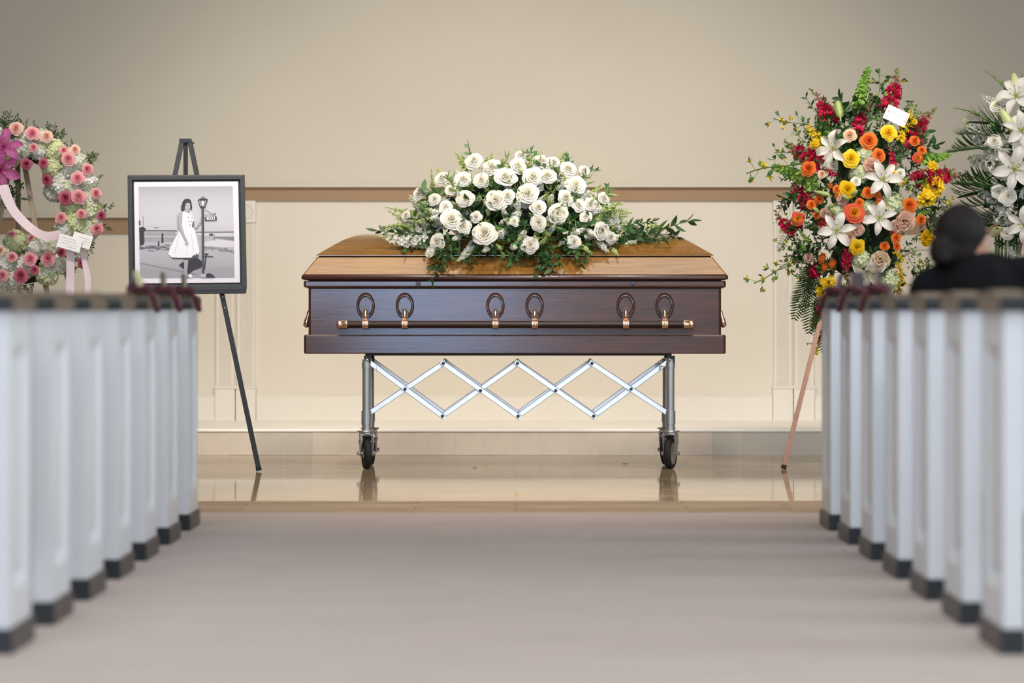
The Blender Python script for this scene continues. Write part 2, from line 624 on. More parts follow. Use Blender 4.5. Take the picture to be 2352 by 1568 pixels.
def smooth_prof(pr, n):
    out = []
    for i in range(len(pr) - 1):
        p0, p1, p2, p3 = pr[max(i - 1, 0)], pr[i], pr[i + 1], pr[min(i + 2, len(pr) - 1)]
        for k in range(n):
            t = k / n
            out.append(tuple(0.5 * (2 * p1[j] + (p2[j] - p0[j]) * t + (2 * p0[j] - 5 * p1[j] + 4 * p2[j] - p3[j]) * t * t + (3 * p1[j] - p0[j] - 3 * p2[j] + p3[j]) * t ** 3) for j in (0, 1)))
    out.append(pr[-1])
    return out


def cut(me, left, gap=0.0012):
    bm = bmesh.new()
    bm.from_mesh(me)
    x = xs_cut + (-gap if left else gap)
    bmesh.ops.bisect_plane(bm, geom=bm.verts[:] + bm.edges[:] + bm.faces[:], plane_co=(x, 0, 0), plane_no=(1, 0, 0), clear_outer=left, clear_inner=not left)
    es = [e for e in bm.edges if e.is_boundary and abs(e.verts[0].co.x - x) < 1e-5 and abs(e.verts[1].co.x - x) < 1e-5]
    if es:
        bmesh.ops.edgeloop_fill(bm, edges=es)
    bm.to_mesh(me)
    bm.free()
    return me


for left in (True, False):
    rim = link('lid', cut(loft([ins(d, z) for d, z in prof]).mesh('lid_rim', M_rimw, smooth=50), left), csk)
    b = link('lid_bevel', cut(loft([ins(d, z, 0.006) for d, z in bev]).mesh('lid_bevel', M_lid, smooth=30), left), rim)
    link('lid_groove', cut(loft([ins(d, z, 0.006) for d, z in grv]).mesh('lid_groove', M_dark), left), rim)
    link('lid_crown', cut(loft([ins(d, z, 0.004) for d, z in crown[:3]] + [ins(d, z, 0.004) for d, z in smooth_prof(crown[2:], 4)[1:]]).mesh('lid_crown', M_lid, smooth=30), left), rim)
    for c in rim.children:
        c.location = (0, 0, 0)

# dark filler: shade in the gap between the two halves, put into colour
lay = [ins(d + 0.0015, z - 0.001, 0.004) for d, z in prof + bev[1:] + crown[3:]]
link('lid_joint', cut(cut(loft(lay).mesh('lid_joint', M_dark), True, -0.004), False, -0.004), csk)

# lock plates under the rim
for x in (961, 1453):
    p = P(x, 651, 0.0)
    mb = MB().box(p.x - 0.013, p.x + 0.013, 0.004, 0.02, p.z - 0.010, p.z + 0.010)
    mb.lathe([(0.006, 0), (0.006, 0.003), (0.003, 0.004)], 12, 0, Matrix.Translation((p.x, 0.004, p.z)) @ Matrix.Rotation(PI / 2, 4, 'X'))
    mb.obj('lock_plate', M_lock, csk)

# carrying bar, six hinged arms on oval plates
FY = 0.034                          # plane of the front board
byc, bzc = FY - 0.052, P(0, 745, FY - 0.052).z
xb0, xb1 = P(776, 0, FY - 0.05).x, P(1592, 0, FY - 0.05).x
MB().tube([(xb0 + 0.03, byc, bzc), (xb1 - 0.03, byc, bzc)], 0.0185, 20).obj('carrying_bar', M_bar, csk, smooth=50)
RX = Matrix.Rotation(PI / 2, 4, 'Y')
for xe, sg in ((xb0, 1), (xb1, -1)):
    M = Matrix.Translation((xe, byc, bzc)) @ Matrix.Rotation(PI / 2 * sg, 4, 'Y')
    MB().lathe([(0.012, -0.006), (0.018, -0.003), (0.0215, 0.003), (0.0215, 0.017), (0.019, 0.020), (0.0215, 0.023), (0.0215, 0.040), (0.0225, 0.042), (0.0225, 0.047), (0.018, 0.048)], 20, 0, M).obj('end_cap', M_copper, csk, smooth=40)
for xh in (840, 930, 1138, 1228, 1437, 1526.5):
    q = P(xh, 702, FY)
    # oval ring plate
    pl = MB()
    n = 40
    rows = []
    for rr, dy in ((0.046, 0.0), (0.046, -0.008), (0.043, -0.011), (0.040, -0.008), (0.038, -0.0085), (0.035, -0.010), (0.032, -0.006), (0.032, 0.0)):
        rows.append([(q.x + rr * math.cos(k * 2 * PI / n), FY + dy, q.z + (rr * 1.44 - (0.002 if rr < 0.04 else 0)) * math.sin(k * 2 * PI / n)) for k in range(n)])
    v = [p for r in rows for p in r]
    f = [(i * n + k, i * n + (k + 1) % n, (i + 1) * n + (k + 1) % n, (i + 1) * n + k) for i in range(len(rows) - 1) for k in range(n)]
    pl.add(v, f)
    esc = pl.obj('oval_plate', M_rimw, csk, smooth=60)
    # lug behind the arm
    ab = MB()
    zt = P(0, 715, FY).z
    ab.tube([(q.x, FY + 0.002, zt + 0.004), (q.x, FY - 0.016, zt + 0.004)], 0.016, 16)
    ab.box(q.x - 0.015, q.x + 0.015, FY - 0.014, FY, zt - 0.045, zt + 0.004)
    ab.obj('lug', M_rimw, esc)
    arm = MB()
    arm.tube([(q.x, FY - 0.018, zt + 0.008), (q.x, FY - 0.024, zt + 0.002), (q.x, FY - 0.030, zt - 0.006), (q.x, FY - 0.034, zt - 0.012), (q.x, FY - 0.042, zt - 0.03), (q.x, byc - 0.004, bzc + 0.024)],
             [0.006, 0.0095, 0.0105, 0.0085, 0.009, 0.012], 12)
    ao = arm.obj('arm', M_copper, csk, smooth=60)
    cl = MB()
    M = Matrix.Translation((q.x, byc, bzc)) @ RX
    cl.lathe([(0.0235, -0.0145), (0.0245, -0.012), (0.0235, -0.008), (0.0222, -0.007), (0.0222, -0.003), (0.0238, -0.001), (0.0238, 0.001), (0.0222, 0.003), (0.0222, 0.007), (0.0235, 0.008), (0.0245, 0.012), (0.0235, 0.0145)], 20, 0, M)
    cl.obj('clamp', M_copper, ao, smooth=40)
# swing handles on both ends
for sg, xe in ((-1, CX - 1.032), (1, CX + 1.032)):
    yh = 0.30
    pl = MB().lathe([(0.046, 0), (0.046, 0.008), (0.040, 0.011), (0.034, 0.008), (0.0, 0.006)], 28, 0,
                    Matrix.Translation((xe, yh, P(0, 705, 0.3).z)) @ Matrix.Rotation(PI / 2 * sg, 4, 'Y') @ Matrix.Diagonal((1.44, 1, 1, 1)))
    pl.obj('end_plate', M_rimw, csk, smooth=60)
    z1, z0 = P(0, 712, 0.3).z, P(0, 752, 0.3).z
    hd = MB()
    hd.tube([(xe + sg * 0.006, yh, z1), (xe + sg * 0.012, yh, z1 - 0.012), (xe + sg * 0.015, yh, z1 - 0.03), (xe + sg * 0.021, yh, z1 - 0.05), (xe + sg * 0.024, yh, z0 + 0.012), (xe + sg * 0.020, yh, z0)],
            [0.006, 0.010, 0.009, 0.013, 0.017, 0.008], 14)
    hd.obj('end_handle', M_copper, csk, smooth=60)

# ------------------------------------------------------------------ folding truck under the casket
M_steel = mat('brushed_steel', '#b4b4b6', 0.42, 0.75, var=0.15, vscale=30, stretch=(20, 20, 1))
M_chrome = mat('chrome', '#cfcfd2', 0.28, 0.9)
M_alu = mat('aluminium', '#e2e6ee', 0.38, 0.55, var=0.06, vscale=20)
M_edge = mat('aluminium_edge', '#5a5d63', 0.4, 0.8)
M_rubber = mat('rubber', '#1d1c1c', 0.65, var=0.2, vscale=40)
M_black = mat('black_steel', '#151515', 0.4, 0.5)
TX0, TX1, TY0, TY1 = (841 - VX) / 460, (1540.5 - VX) / 460, 0.045, 0.56
trk = thing('casket_truck', (CX, CW / 2, 0), 'chrome accordion casket truck on four rubber casters, carrying the casket', 'casket truck')
XC = (TX0 + TX1) / 2
wheel_y = {}
for x, sx in ((TX0, -1), (TX1, 1)):
    for y in (TY0, TY1):
        lg = MB().tube([(x, y, 0.205), (x, y, 0.548)], 0.0205, 20)
        leg = lg.obj('leg', M_steel, trk, smooth=50)
        MB().tube([(x, y, 0.222), (x, y, 0.29)], 0.0255, 20).obj('lower_sleeve', M_steel, leg, smooth=50).location = (0, 0, 0)
        MB().tube([(x, y, 0.190), (x, y, 0.224)], 0.0225, 20).obj('foot_tube', M_steel, leg, smooth=50).location = (0, 0, 0)
        MB().tube([(x, y, 0.505), (x, y, 0.530)], 0.0235, 20).obj('upper_collar', M_steel, leg, smooth=50).location = (0, 0, 0)
        MB().box(x - 0.012, x + 0.022, y - 0.016, y + 0.016, 0.53, 0.566).obj('head_block', M_black, leg).location = (0, 0, 0)
        MB().ball((x - 0.004 * sx, y - 0.024, 0.546), 0.008, 10).obj('pin', M_chrome, leg, smooth=80).location = (0, 0, 0)
        lv = MB().tube([(x, y, 0.515), (x - sx * 0.052, y, 0.515)], 0.006, 10)
        lv.tube([(x - sx * 0.050, y - 0.004, 0.519), (x - sx * 0.054, y - 0.008, 0.488)], [0.006, 0.003], 8)
        lv.obj('lock_lever', M_chrome, leg, smooth=60).location = (0, 0, 0)
        # caster: swivel plate, fork, tyre, rim, axle bolts
        ca = MB().lathe([(0.005, 0.193), (0.046, 0.192), (0.048, 0.188), (0.046, 0.184), (0.036, 0.183), (0.038, 0.176), (0.034, 0.170), (0.01, 0.170)], 24, 0, Matrix.Translation((x, y, 0)))
        ca = ca.obj('caster', M_chrome, trk, smooth=40)
        ang = math.radians(10 if x < 0 else 17) * (1 if x > 0 else -1) * -1
        Mr = Matrix.Translation((x, y, 0)) @ Matrix.Rotation(ang, 4, 'Z')
        fk = MB()
        for s2 in (-1, 1):
            poly = [(-0.030, 0.176), (0.030, 0.176), (0.026, 0.145), (0.016, 0.095), (0.012, 0.070), (0.0, 0.062), (-0.012, 0.070), (-0.018, 0.095), (-0.028, 0.145)]
            a = s2 * 0.031
            fk.prism(poly, 0, a - 0.0025, a + 0.0025)
        fk.box(-0.034, 0.034, -0.030, 0.030, 0.168, 0.176)
        fk.xf(Mr).obj('fork', M_steel, ca).location = (0, 0, 0)
        bt = MB()
        for zz, ln in ((0.078, 0.047), (0.135, 0.040)):
            bt.tube([(-ln, 0.004, zz), (ln, 0.004, zz)], 0.005, 8)
            for s2 in (-1, 1):
                bt.tube([(s2 * ln, 0.004, zz), (s2 * (ln - 0.010), 0.004, zz)], 0.010, 6)
        bt.xf(Mr).obj('axle_bolts', M_chrome, ca).location = (0, 0, 0)
        My = Mr @ Matrix.Translation((0, 0, 0.078)) @ Matrix.Rotation(PI / 2, 4, 'Y')
        MB().lathe([(0.055, -0.016), (0.068, -0.0175), (0.0755, -0.014), (0.078, -0.006), (0.078, 0.006), (0.0755, 0.014), (0.068, 0.0175), (0.055, 0.016), (0.055, -0.016)], 32, 0, My).obj('tyre', M_rubber, ca, smooth=50).location = (0, 0, 0)
        MB().lathe([(0.012, -0.017), (0.050, -0.014), (0.057, -0.016), (0.057, 0.016), (0.050, 0.014), (0.012, 0.017)], 28, 0, My).obj('wheel_rim', M_steel, ca, smooth=30).location = (0, 0, 0)
        bk = MB()
        for k in range(9):                       # toothed brake ring above the tyre
            a = (k - 4) * 0.16
            bk.box(math.sin(a) * 0.03 - 0.003, math.sin(a) * 0.03 + 0.003, -0.022, 0.022, 0.153 + math.cos(a) * 0.004, 0.170)
        bk.xf(Mr).obj('brake_teeth', M_black, ca).location = (0, 0, 0)
# scissor lattices, near and far side: every bar is a part
for y in (TY0, TY1):
    k = 1.0
    zt, zm, zb = P(0, 834, TY0).z, P(0, 893.5, TY0).z, P(0, 955, TY0).z
    xt = [(v - VX) / 460 for v in (1018, 1188.5, 1360)]
    xb = [(v - VX) / 460 for v in (1016, 1190, 1364)]
    ends = [(TX0 + 0.02, P(0, 833, TY0).z), (TX0 + 0.016, P(0, 948, TY0).z), (TX1 - 0.02, P(0, 833, TY0).z), (TX1 - 0.016, P(0, 948, TY0).z)]
    bars = [(ends[0], (xb[0], zb), 0), (ends[1], (xt[0], zt), 1), ((xt[0], zt), (xb[1], zb), 0), ((xb[0], zb), (xt[1], zt), 1), ((xt[1], zt), (xb[2], zb), 0), ((xb[1], zb), (xt[2], zt), 1),
            ((xt[2], zt), ends[3], 0), ((xb[2], zb), ends[2], 1)]
    for a, b, lay in bars:
        yy = y - 0.006 + lay * 0.009
        d = Vector((b[0] - a[0], b[1] - a[1])).normalized() * 0.014
        mb = MB().bar((a[0] - d.x, yy, a[1] - d.y), (b[0] + d.x, yy, b[1] + d.y), 0.024, 0.007, (0, 1, 0))
        bo = mb.obj('lattice_bar', M_alu, trk)
        for s2 in (-1, 1):                      # rolled dark edges
            nrm = Vector((-d.y, d.x)).normalized() * (0.0118 * s2)
            MB().bar((a[0] - d.x + nrm.x, yy - 0.0012, a[1] - d.y + nrm.y), (b[0] + d.x + nrm.x, yy - 0.0012, b[1] + d.y + nrm.y), 0.0022, 0.0078, (0, 1, 0)).obj('rolled_edge', M_edge, bo).location = (0, 0, 0)
    for px_, pz_ in [(x_, zt) for x_ in xt] + [(x_, zb) for x_ in xb] + [((v - VX) / 460, P(0, yy_, TY0).z) for v, yy_ in ((930, 893), (1103.5, 896.5), (1276.5, 896.5), (1450, 893))]:
        M = Matrix.Translation((px_, y - 0.010, pz_)) @ Matrix.Rotation(PI / 2, 4, 'X')
        MB().lathe([(0.0085, -0.002), (0.0085, 0.003), (0.0055, 0.0035), (0.0045, 0.0015), (0.003, 0.005), (1e-7, 0.006)], 12, 0, M).obj('rivet', M_edge, trk, smooth=40)
# carrying frame under the casket
fr = MB()
for y in (TY0 + 0.02, TY1 - 0.02):
    fr.box(TX0 - 0.005, TX1 + 0.005, y - 0.008, y + 0.008, 0.566, 0.576)
for x in (TX0 + 0.005, TX1 - 0.005):
    fr.box(x - 0.012, x + 0.012, TY0 + 0.02, TY1 - 0.02, 0.566, 0.576)
fr.obj('top_frame', M_black, trk)
# ------------------------------------------------------------------ pews
M_white = mat('white_pew_paint', '#d4d6da', 0.38, var=0.05, vscale=5)
M_walnut = mat('walnut_cap', '#6f604f', 0.40, var=0.25, vscale=10, stretch=(8, 1, 8))  # grazing sheen of the cap sides is put into this lighter brown
M_end = mat('sheenless_end', '#0f1216', 0.45)  # rear faces that lack the side sheen, put in as a darker colour
M_boot = mat('boot_wood', '#3a3430', 0.42, var=0.3, vscale=10)  # grazing sheen of the boot sides is put into this lighter brown
PEW_D0, PEW_STEP = 9.67, 0.883
AISLE = {-1: -1.18, 1: 1.137}
ordinal = ['nearest the camera', 'second from the camera', 'third from the camera', 'fourth from the camera', 'third from the casket', 'second from the casket', 'nearest the casket']


def pew_parts(sd):
    """Meshes of one pew: origin on the floor at the aisle face of the boot, rear edge; +x runs away from the aisle for sd = 1."""
    X = lambda a: a * sd
    out = []
    dp = 0.46

    def bx(mb, a, b, y0, y1, z0, z1):
        return mb.box(min(X(a), X(b)), max(X(a), X(b)), y0, y1, z0, z1)
    # end board with a recessed field on the aisle face
    f0, f1 = 0.008, 0.056
    y0, y1, z0, z1 = 0.004, dp - 0.012, 0.055, 0.808
    ry0, ry1, rz0, rz1 = 0.085, dp - 0.085, 0.145, 0.725
    bw = 0.035
    dpt = 0.014
    v, f = [], []
    o = [(f0, y0, z0), (f0, y1, z0), (f0, y1, z1), (f0, y0, z1)]
    i1 = [(f0, ry0, rz0), (f0, ry1, rz0), (f0, ry1, rz1), (f0, ry0, rz1)]
    i2 = [(f0 + dpt, ry0 + bw * 0.6, rz0 + bw), (f0 + dpt, ry1 - bw * 0.6, rz0 + bw), (f0 + dpt, ry1 - bw * 0.6, rz1 - bw), (f0 + dpt, ry0 + bw * 0.6, rz1 - bw)]
    bk = [(f1, y0, z0), (f1, y1, z0), (f1, y1, z1), (f1, y0, z1)]
    v = [(X(a), b, c) for a, b, c in o + i1 + i2 + bk]
    for k in range(4):
        j = (k + 1) % 4
        f += [(k, j, 4 + j, 4 + k), (4 + k, 4 + j, 8 + j, 8 + k), (j, k, 12 + k, 12 + j)]
    f += [(8, 9, 10, 11), (15, 14, 13, 12)]
    out.append(('end_panel', MB().add(v, f).mesh('end_panel', M_white)))
    # raised field inside the recess
    fm = bx(MB(), f0 + dpt - 0.006, f0 + dpt + 0.004, ry0 + bw * 0.6 + 0.02, ry1 - bw * 0.6 - 0.02, rz0 + bw + 0.02, rz1 - bw - 0.02)
    out.append(('raised_field', fm.mesh('raised_field', M_white)))
    # boot
    bt = bx(MB(), 0.0, 0.060, 0.0, dp, 0.0, 0.052)
    bt.prism([(X(0.0), 0.052), (X(0.060), 0.052), (X(0.056), 0.060), (X(0.006), 0.060)], 1, 0.0, dp - 0.004)
    out.append(('boot', bt.mesh('boot', M_boot)))
    out.append(('boot_end', bx(MB(), 0.001, 0.059, -0.003, 0.0, 0.0, 0.058).mesh('boot_end', M_end)))  # added dark sheet for the boot's rear face, which shows no sheen
    # moulded cap, low at the rear and swelling towards the front
    prof = [(-0.010, 0.806), (-0.012, 0.826), (-0.008, 0.840), (0.02, 0.843), (0.06, 0.847), (0.10, 0.852), (0.15, 0.855), (0.24, 0.856), (0.34, 0.854), (0.42, 0.850), (0.466, 0.845), (0.478, 0.832), (0.474, 0.818), (0.460, 0.806)]
    cp = MB()
    n = len(prof)
    rows = []
    for a, sh in ((0.000, 0.006), (-0.004, 0.003), (-0.004, 0.0015), (0.004, 0.0), (0.060, 0.0), (0.068, 0.0015), (0.068, 0.003), (0.064, 0.006)):
        rows.append([(X(a), p[0], p[1] - (sh if p[1] > 0.83 else 0)) for p in prof])
    cp.add([p for r in rows for p in r], [(i * n + k, i * n + (k + 1) % n, (i + 1) * n + (k + 1) % n, (i + 1) * n + k) for i in range(len(rows) - 1) for k in range(n)] + [tuple(range(n)), tuple(reversed(range((len(rows) - 1) * n, len(rows) * n)))])
    out.append(('cap', cp.mesh('cap', M_walnut, smooth=35)))
    ce = MB().prism([(-0.0135, 0.806), (-0.0155, 0.827), (-0.0115, 0.841), (-0.008, 0.841), (-0.012, 0.827), (-0.010, 0.806)], 0, min(X(-0.003), X(0.067)), max(X(-0.003), X(0.067)))  # added dark sheet for the cap's rear face, which shows no sheen
    out.append(('cap_end', ce.mesh('cap_end', M_end)))
    # back, rail, seat
    L0, L1 = 0.056, 2.9
    back = MB().prism([(0.050, 0.335), (0.078, 0.335), (0.060, 0.80), (0.034, 0.80)], 0, min(X(L0), X(L1)), max(X(L0), X(L1)))
    out.append(('backrest', back.mesh('backrest', M_white)))
    rl = MB().prism([(0.020, 0.80), (0.072, 0.80), (0.072, 0.812), (0.060, 0.822), (0.032, 0.822), (0.020, 0.812)], 0, min(X(L0), X(L1)), max(X(L0), X(L1)))
    out.append(('top_rail', rl.mesh('top_rail', M_walnut)))
    st = MB().prism([(0.075, 0.405), (0.44, 0.425), (0.448, 0.435), (0.44, 0.448), (0.075, 0.428)], 0, min(X(L0), X(L1)), max(X(L0), X(L1)))
    out.append(('seat', st.mesh('seat', M_walnut)))
    fe = bx(MB(), L1, L1 + 0.05, 0.004, dp - 0.012, 0.0, 0.816)
    out.append(('far_end_panel', fe.mesh('far_end_panel', M_white)))
    return out


for sd in (-1, 1):
    parts = pew_parts(sd)
    for i in range(7):
        y = PEW_D0 + i * PEW_STEP - CAM_D
        t = thing('pew', (AISLE[sd], y, 0), 'white pew with dark cap and boot, %s in the %s row' % (ordinal[i], 'left' if sd < 0 else 'right'), 'pew', 'pews %s of the aisle' % ('left' if sd < 0 else 'right'))
        ep = None
        for nm, me in parts:
            o = link(nm, me, None)
            if nm == 'raised_field':
                o.parent = ep
            else:
                o.parent = t
            if nm == 'end_panel':
                ep = o

# burgundy ropes with wooden clips on the three front pews of each side
M_rope = mat('burgundy_velvet', '#4d0c1f', 0.8, sheen=0.1, var=0.4, vscale=60)
M_clip = mat('clip_wood', '#3a2522', 0.45, var=0.3, vscale=20)
M_clip2 = mat('clip_face', '#a08c74', 0.5, var=0.2, vscale=20)
order3 = ['third pew from the casket', 'second pew from the casket', 'front pew']
for sd in (-1, 1):
    for k, i in enumerate((4, 5, 6)):
        y = PEW_D0 + i * PEW_STEP - CAM_D
        ax = AISLE[sd]
        y0 = y + 0.10
        t = thing('rope_clip', (ax + sd * 0.03, y0, 0.852), 'upright wooden clip with burgundy velvet rope, on the %s %s' % ('left' if sd < 0 else 'right', order3[k]), 'rope clip', 'velvet rope clips on the front pews')
        lean = (-0.012, 0.0, 0.0)[k] if sd < 0 else (0.0, 0.006, 0.02)[k]
        wd_ = 0.012 if sd < 0 else (0.014, 0.040, 0.014)[k]
        xc = ax + sd * 0.034
        zt = 0.930
        MB().bar((xc, y0, 0.850), (xc + lean, y0 + 0.01, zt), wd_, 0.05, (0, 1, 0)).obj('clip_board', M_clip, t, bevel=0.003)
        MB().bar((xc - sd * (wd_ / 2 + 0.0025), y0 + 0.004, 0.852), (xc + lean - sd * (wd_ / 2 + 0.0025), y0 + 0.014, zt - 0.004), 0.005, 0.05, (0, 1, 0)).obj('clip_face', M_clip2, t)
        # rope: over the cap, round the clip, a short hanging end on the aisle side
        pts = []
        for a in range(15):
            u = a / 14
            xx = ax + sd * (0.085 - 0.106 * u)
            zz = 0.812 + 0.056 * math.sin(min(1, max(0, u)) * PI) ** 0.45 if 0 < u < 1 else 0.808
            pts.append((xx, y0 - 0.045 + 0.05 * u, zz))
        pts += [(ax - sd * 0.026, y0 + 0.012, 0.800)]
        MB().tube(pts, 0.0095, 10).obj('rope', M_rope, t, smooth=60)
        pts = [(ax + sd * (0.034 + 0.032 * math.cos(q)), y0 + 0.035 * math.sin(q), 0.872 + 0.006 * math.sin(q * 2)) for q in [j * 2 * PI / 14 for j in range(15)]]
        MB().tube(pts, 0.011, 8, caps=False).obj('rope_loop', M_rope, t, smooth=60)
        if sd < 0 and k == 0:
            # cream tassel tied to the clip
            MB().tube([(xc - 0.012, y0 - 0.02, 0.925), (xc + 0.0, y0 - 0.03, 0.905), (xc + 0.008, y0 - 0.03, 0.872)], [0.008, 0.015, 0.011], 8).obj('tassel', mat('tassel_cream', '#b5ad86', 0.7, var=0.2, vscale=80), t, smooth=60)
# ------------------------------------------------------------------ photo easel and the framed photograph
M_eb = mat('easel_black', '#292b2f', 0.42, 0.2, var=0.15, vscale=12, stretch=(8, 8, 1))
M_screw = mat('screw_steel', '#b9b6b0', 0.3, 0.9)
M_frame = mat('frame_black', '#26282c', 0.40, var=0.1, vscale=15)
M_frame_in = mat('frame_inner', '#101114', 0.5)
M_mat = mat('photo_mount', '#e4e0ea', 0.6)


def ey(z):                       # the easel leans back
    return -0.31 + z * 0.13


def E(x, y, off=0.0):
    """Point on the leaning easel plane at pixel (x, y), moved `off` towards the viewer."""
    Y = -0.2
    for _ in range(4):
        Y = ey(P(x, y, Y).z)
    return P(x, y, Y) + Vector((0, -off, 0.13 * -off))


eas = thing('photo_easel', (P(430, 700, -0.2).x, -0.2, 0), 'black tripod easel holding the framed photograph', 'easel')
apx = E(427, 322)
for (xa, xf) in ((436, 595), (418, 262)):
    a = E(xa, 324)
    b = E(xf, 1082)
    b.z = max(b.z, 0.006)
    d = (b - a).normalized()
    lg = MB().bar(a, b - d * 0.012, 0.0245, 0.012, (0, 1, 0.1)).obj('leg', M_eb, eas, bevel=0.002)
    ft = MB().bar(b - d * 0.016, b, 0.027, 0.018, (0, 1, 0.1)).obj('foot', M_black, lg)
    ft.location = (0, 0, 0)
    sc = MB()
    for t in (0.0, 0.055):
        q = a + (b - a) * ((0.3506 * 1.0 + t) / 0.74 if False else (0.475 + t * 0.62))
        sc.ball(q + Vector((0, -0.008, 0)), 0.0052, 8, sq=(1, 0.5, 1))
    sc.obj('screw', M_screw, lg, smooth=80).location = (0, 0, 0)
# rear leg
MB().bar(apx + Vector((0, 0.02, 0)), (apx.x - 0.06, 0.62, 0.005), 0.022, 0.012, (1, 0, 0)).obj('rear_leg', M_eb, eas)
MB().bar(E(426, 322, -0.012), E(426, 560, -0.012), 0.022, 0.010, (0, 1, 0)).obj('centre_post', M_black, eas)
hd = MB().bar(E(412, 323), E(440, 323), 0.02, 0.02, (0, 1, 0))
hd.tube([E(441, 328, 0.0), E(446, 328, 0.0)], 0.005, 8)
hd.obj('hinge_head', M_eb, eas)
# tray
tr = MB()
tr.bar(E(301, 668.5, 0.022), E(566, 665.5, 0.022), 0.020, 0.048, (0, 1, 0))
tr.bar(E(301, 672.5, 0.040), E(566, 669.5, 0.040), 0.010, 0.014, (0, 1, 0))
tro = tr.obj('tray', M_eb, eas, bevel=0.002)
MB().ball(E(433, 666, 0.049), 0.006, 8, sq=(1, 0.5, 1)).obj('tray_screw', M_screw, eas, smooth=80)

# frame: four mitred bars, inner rebate, mount, print
CR = 290 / 1421.0


def F(cx, cy, off):
    """Point of the photograph plane; cx, cy in units of a 1421-wide crop that starts at (290, 380)."""
    return E(290 + cx * CR, 380 + cy * CR, off)


frm = thing('picture_frame', E(431, 660, 0.02), 'square black-framed monochrome photograph of a woman by a lamp post, on the easel', 'picture frame')
oc = [(22, 104), (1336, 102), (1360, 1382), (38, 1392)]
ic = [(74, 154), (1286, 148), (1308, 1326), (88, 1336)]
ic2 = [(92, 178), (1264, 172), (1286, 1308), (110, 1318)]
for k in range(4):
    j = (k + 1) % 4
    q = [oc[k], oc[j], ic[j], ic[k]]
    v = [F(a, b, 0.040) for a, b in q] + [F(a, b, 0.012) for a, b in q]
    MB().add(v, [(3, 2, 1, 0), (4, 5, 6, 7), (0, 1, 5, 4), (1, 2, 6, 5), (2, 3, 7, 6), (3, 0, 4, 7)]).obj('frame_bar', M_frame, frm, bevel=0.0015)
v = [F(a, b, 0.020) for a, b in ic] + [F(a, b, 0.012) for a, b in ic]
MB().add(v, [(3, 2, 1, 0), (4, 5, 6, 7), (0, 1, 5, 4), (1, 2, 6, 5), (2, 3, 7, 6), (3, 0, 4, 7)]).obj('backing', M_frame_in, frm)
v = [F(a, b, 0.030) for a, b in ic2] + [F(a, b, 0.021) for a, b in ic2]
MB().add(v, [(3, 2, 1, 0), (4, 5, 6, 7), (0, 1, 5, 4), (1, 2, 6, 5), (2, 3, 7, 6), (3, 0, 4, 7)]).obj('mount', M_mat, frm)

# the printed picture: flat shapes in greys laid on each other
greys = {}


def grey(v):
    k = round(v, 2)
    if k not in greys:
        g = int(255 * k)
        greys[k] = mat('print_grey_%02d' % int(k * 100), '#%02x%02x%02x' % (min(255, g + 0), max(0, g - 2), min(255, g + 7)), 0.55)
    return greys[k]


PR = {}
layer = [0]


def shape(v, pts):
    layer[0] += 1
    off = 0.0302 + layer[0] * 0.000025
    PR.setdefault(round(v, 2), []).append([F(a, b, off) for a, b in pts])


def ell(cx, cy, rx, ry, n=20, a0=0):
    return [(cx + rx * math.cos(a0 + i * 2 * PI / n), cy + ry * math.sin(a0 + i * 2 * PI / n)) for i in range(n)]


def line(a, b, w):
    d = Vector((b[0] - a[0], b[1] - a[1]))
    n = Vector((-d.y, d.x)).normalized() * w / 2
    return [(a[0] + n.x, a[1] + n.y), (b[0] + n.x, b[1] + n.y), (b[0] - n.x, b[1] - n.y), (a[0] - n.x, a[1] - n.y)]


Lx = lambda y: 143 + (y - 232) * 0.0165
Rx = lambda y: 1203 + (y - 228) * 0.0205
rp = random.Random(3)
bands = [(232, 0.67), (300, 0.71), (380, 0.745), (480, 0.765), (600, 0.775), (745, 0.74), (765, 0.66), (860, 0.70), (960, 0.68), (1060, 0.66), (1160, 0.61), (1258, 0.0)]
for i in range(len(bands) - 1):
    y0, y1 = bands[i][0], bands[i + 1][0]
    for q_ in range(4):
        ya, yb = y0 + (y1 - y0) * q_ / 4, y0 + (y1 - y0) * (q_ + 1) / 4
        g_ = bands[i][1] + ((bands[i + 1][1] if bands[i + 1][1] else bands[i][1]) - bands[i][1]) * q_ / 4
        shape(g_, [(Lx(ya), ya), (Rx(ya), ya - 6), (Rx(yb), yb - 6), (Lx(yb), yb)] if i == len(bands) - 2 and q_ == 3 else [(Lx(ya), ya), (Rx(ya), ya - 6), (Rx(yb), yb), (Lx(yb), yb + 6)])
# far street and bank on the right, fence on the left
shape(0.30, [(785, 738), (1215, 735), (1216, 745), (785, 746)])
shape(0.78, [(800, 750), (1216, 748), (1218, 790), (1010, 792), (800, 775)])
shape(0.50, [(1000, 790), (1218, 790), (1219, 838), (1100, 822), (1000, 806)])
shape(0.80, [(1040, 822), (1219, 845), (1220, 910), (900, 905), (850, 860)])
shape(0.56, [(880, 905), (960, 900), (1219, 950), (1220, 985), (1080, 940), (890, 925)])
shape(0.12, [(152, 720), (580, 722), (580, 732), (152, 730)])
shape(0.66, [(200, 735), (560, 735), (535, 850), (200, 850)])
for k in range(34):
    x = 205 + k * 10.5
    shape(0.48, line((x, 742), (x, 846), 3))
shape(0.74, [(200, 785), (560, 785), (556, 800), (200, 800)])
shape(0.20, [(404, 755), (424, 755), (426, 862), (400, 862)])
shape(0.25, [(362, 845), (380, 845), (382, 905), (360, 905)])
shape(0.24, [(940, 757), (980, 757), (980, 782), (940, 782)])
shape(0.35, line((994, 757), (996, 832), 7))
shape(0.15, [(152, 690), (195, 680), (228, 705), (222, 725), (205, 740), (212, 850), (200, 885), (158, 888)])
shape(0.22, [(150, 610), (165, 612), (168, 660), (150, 664)])
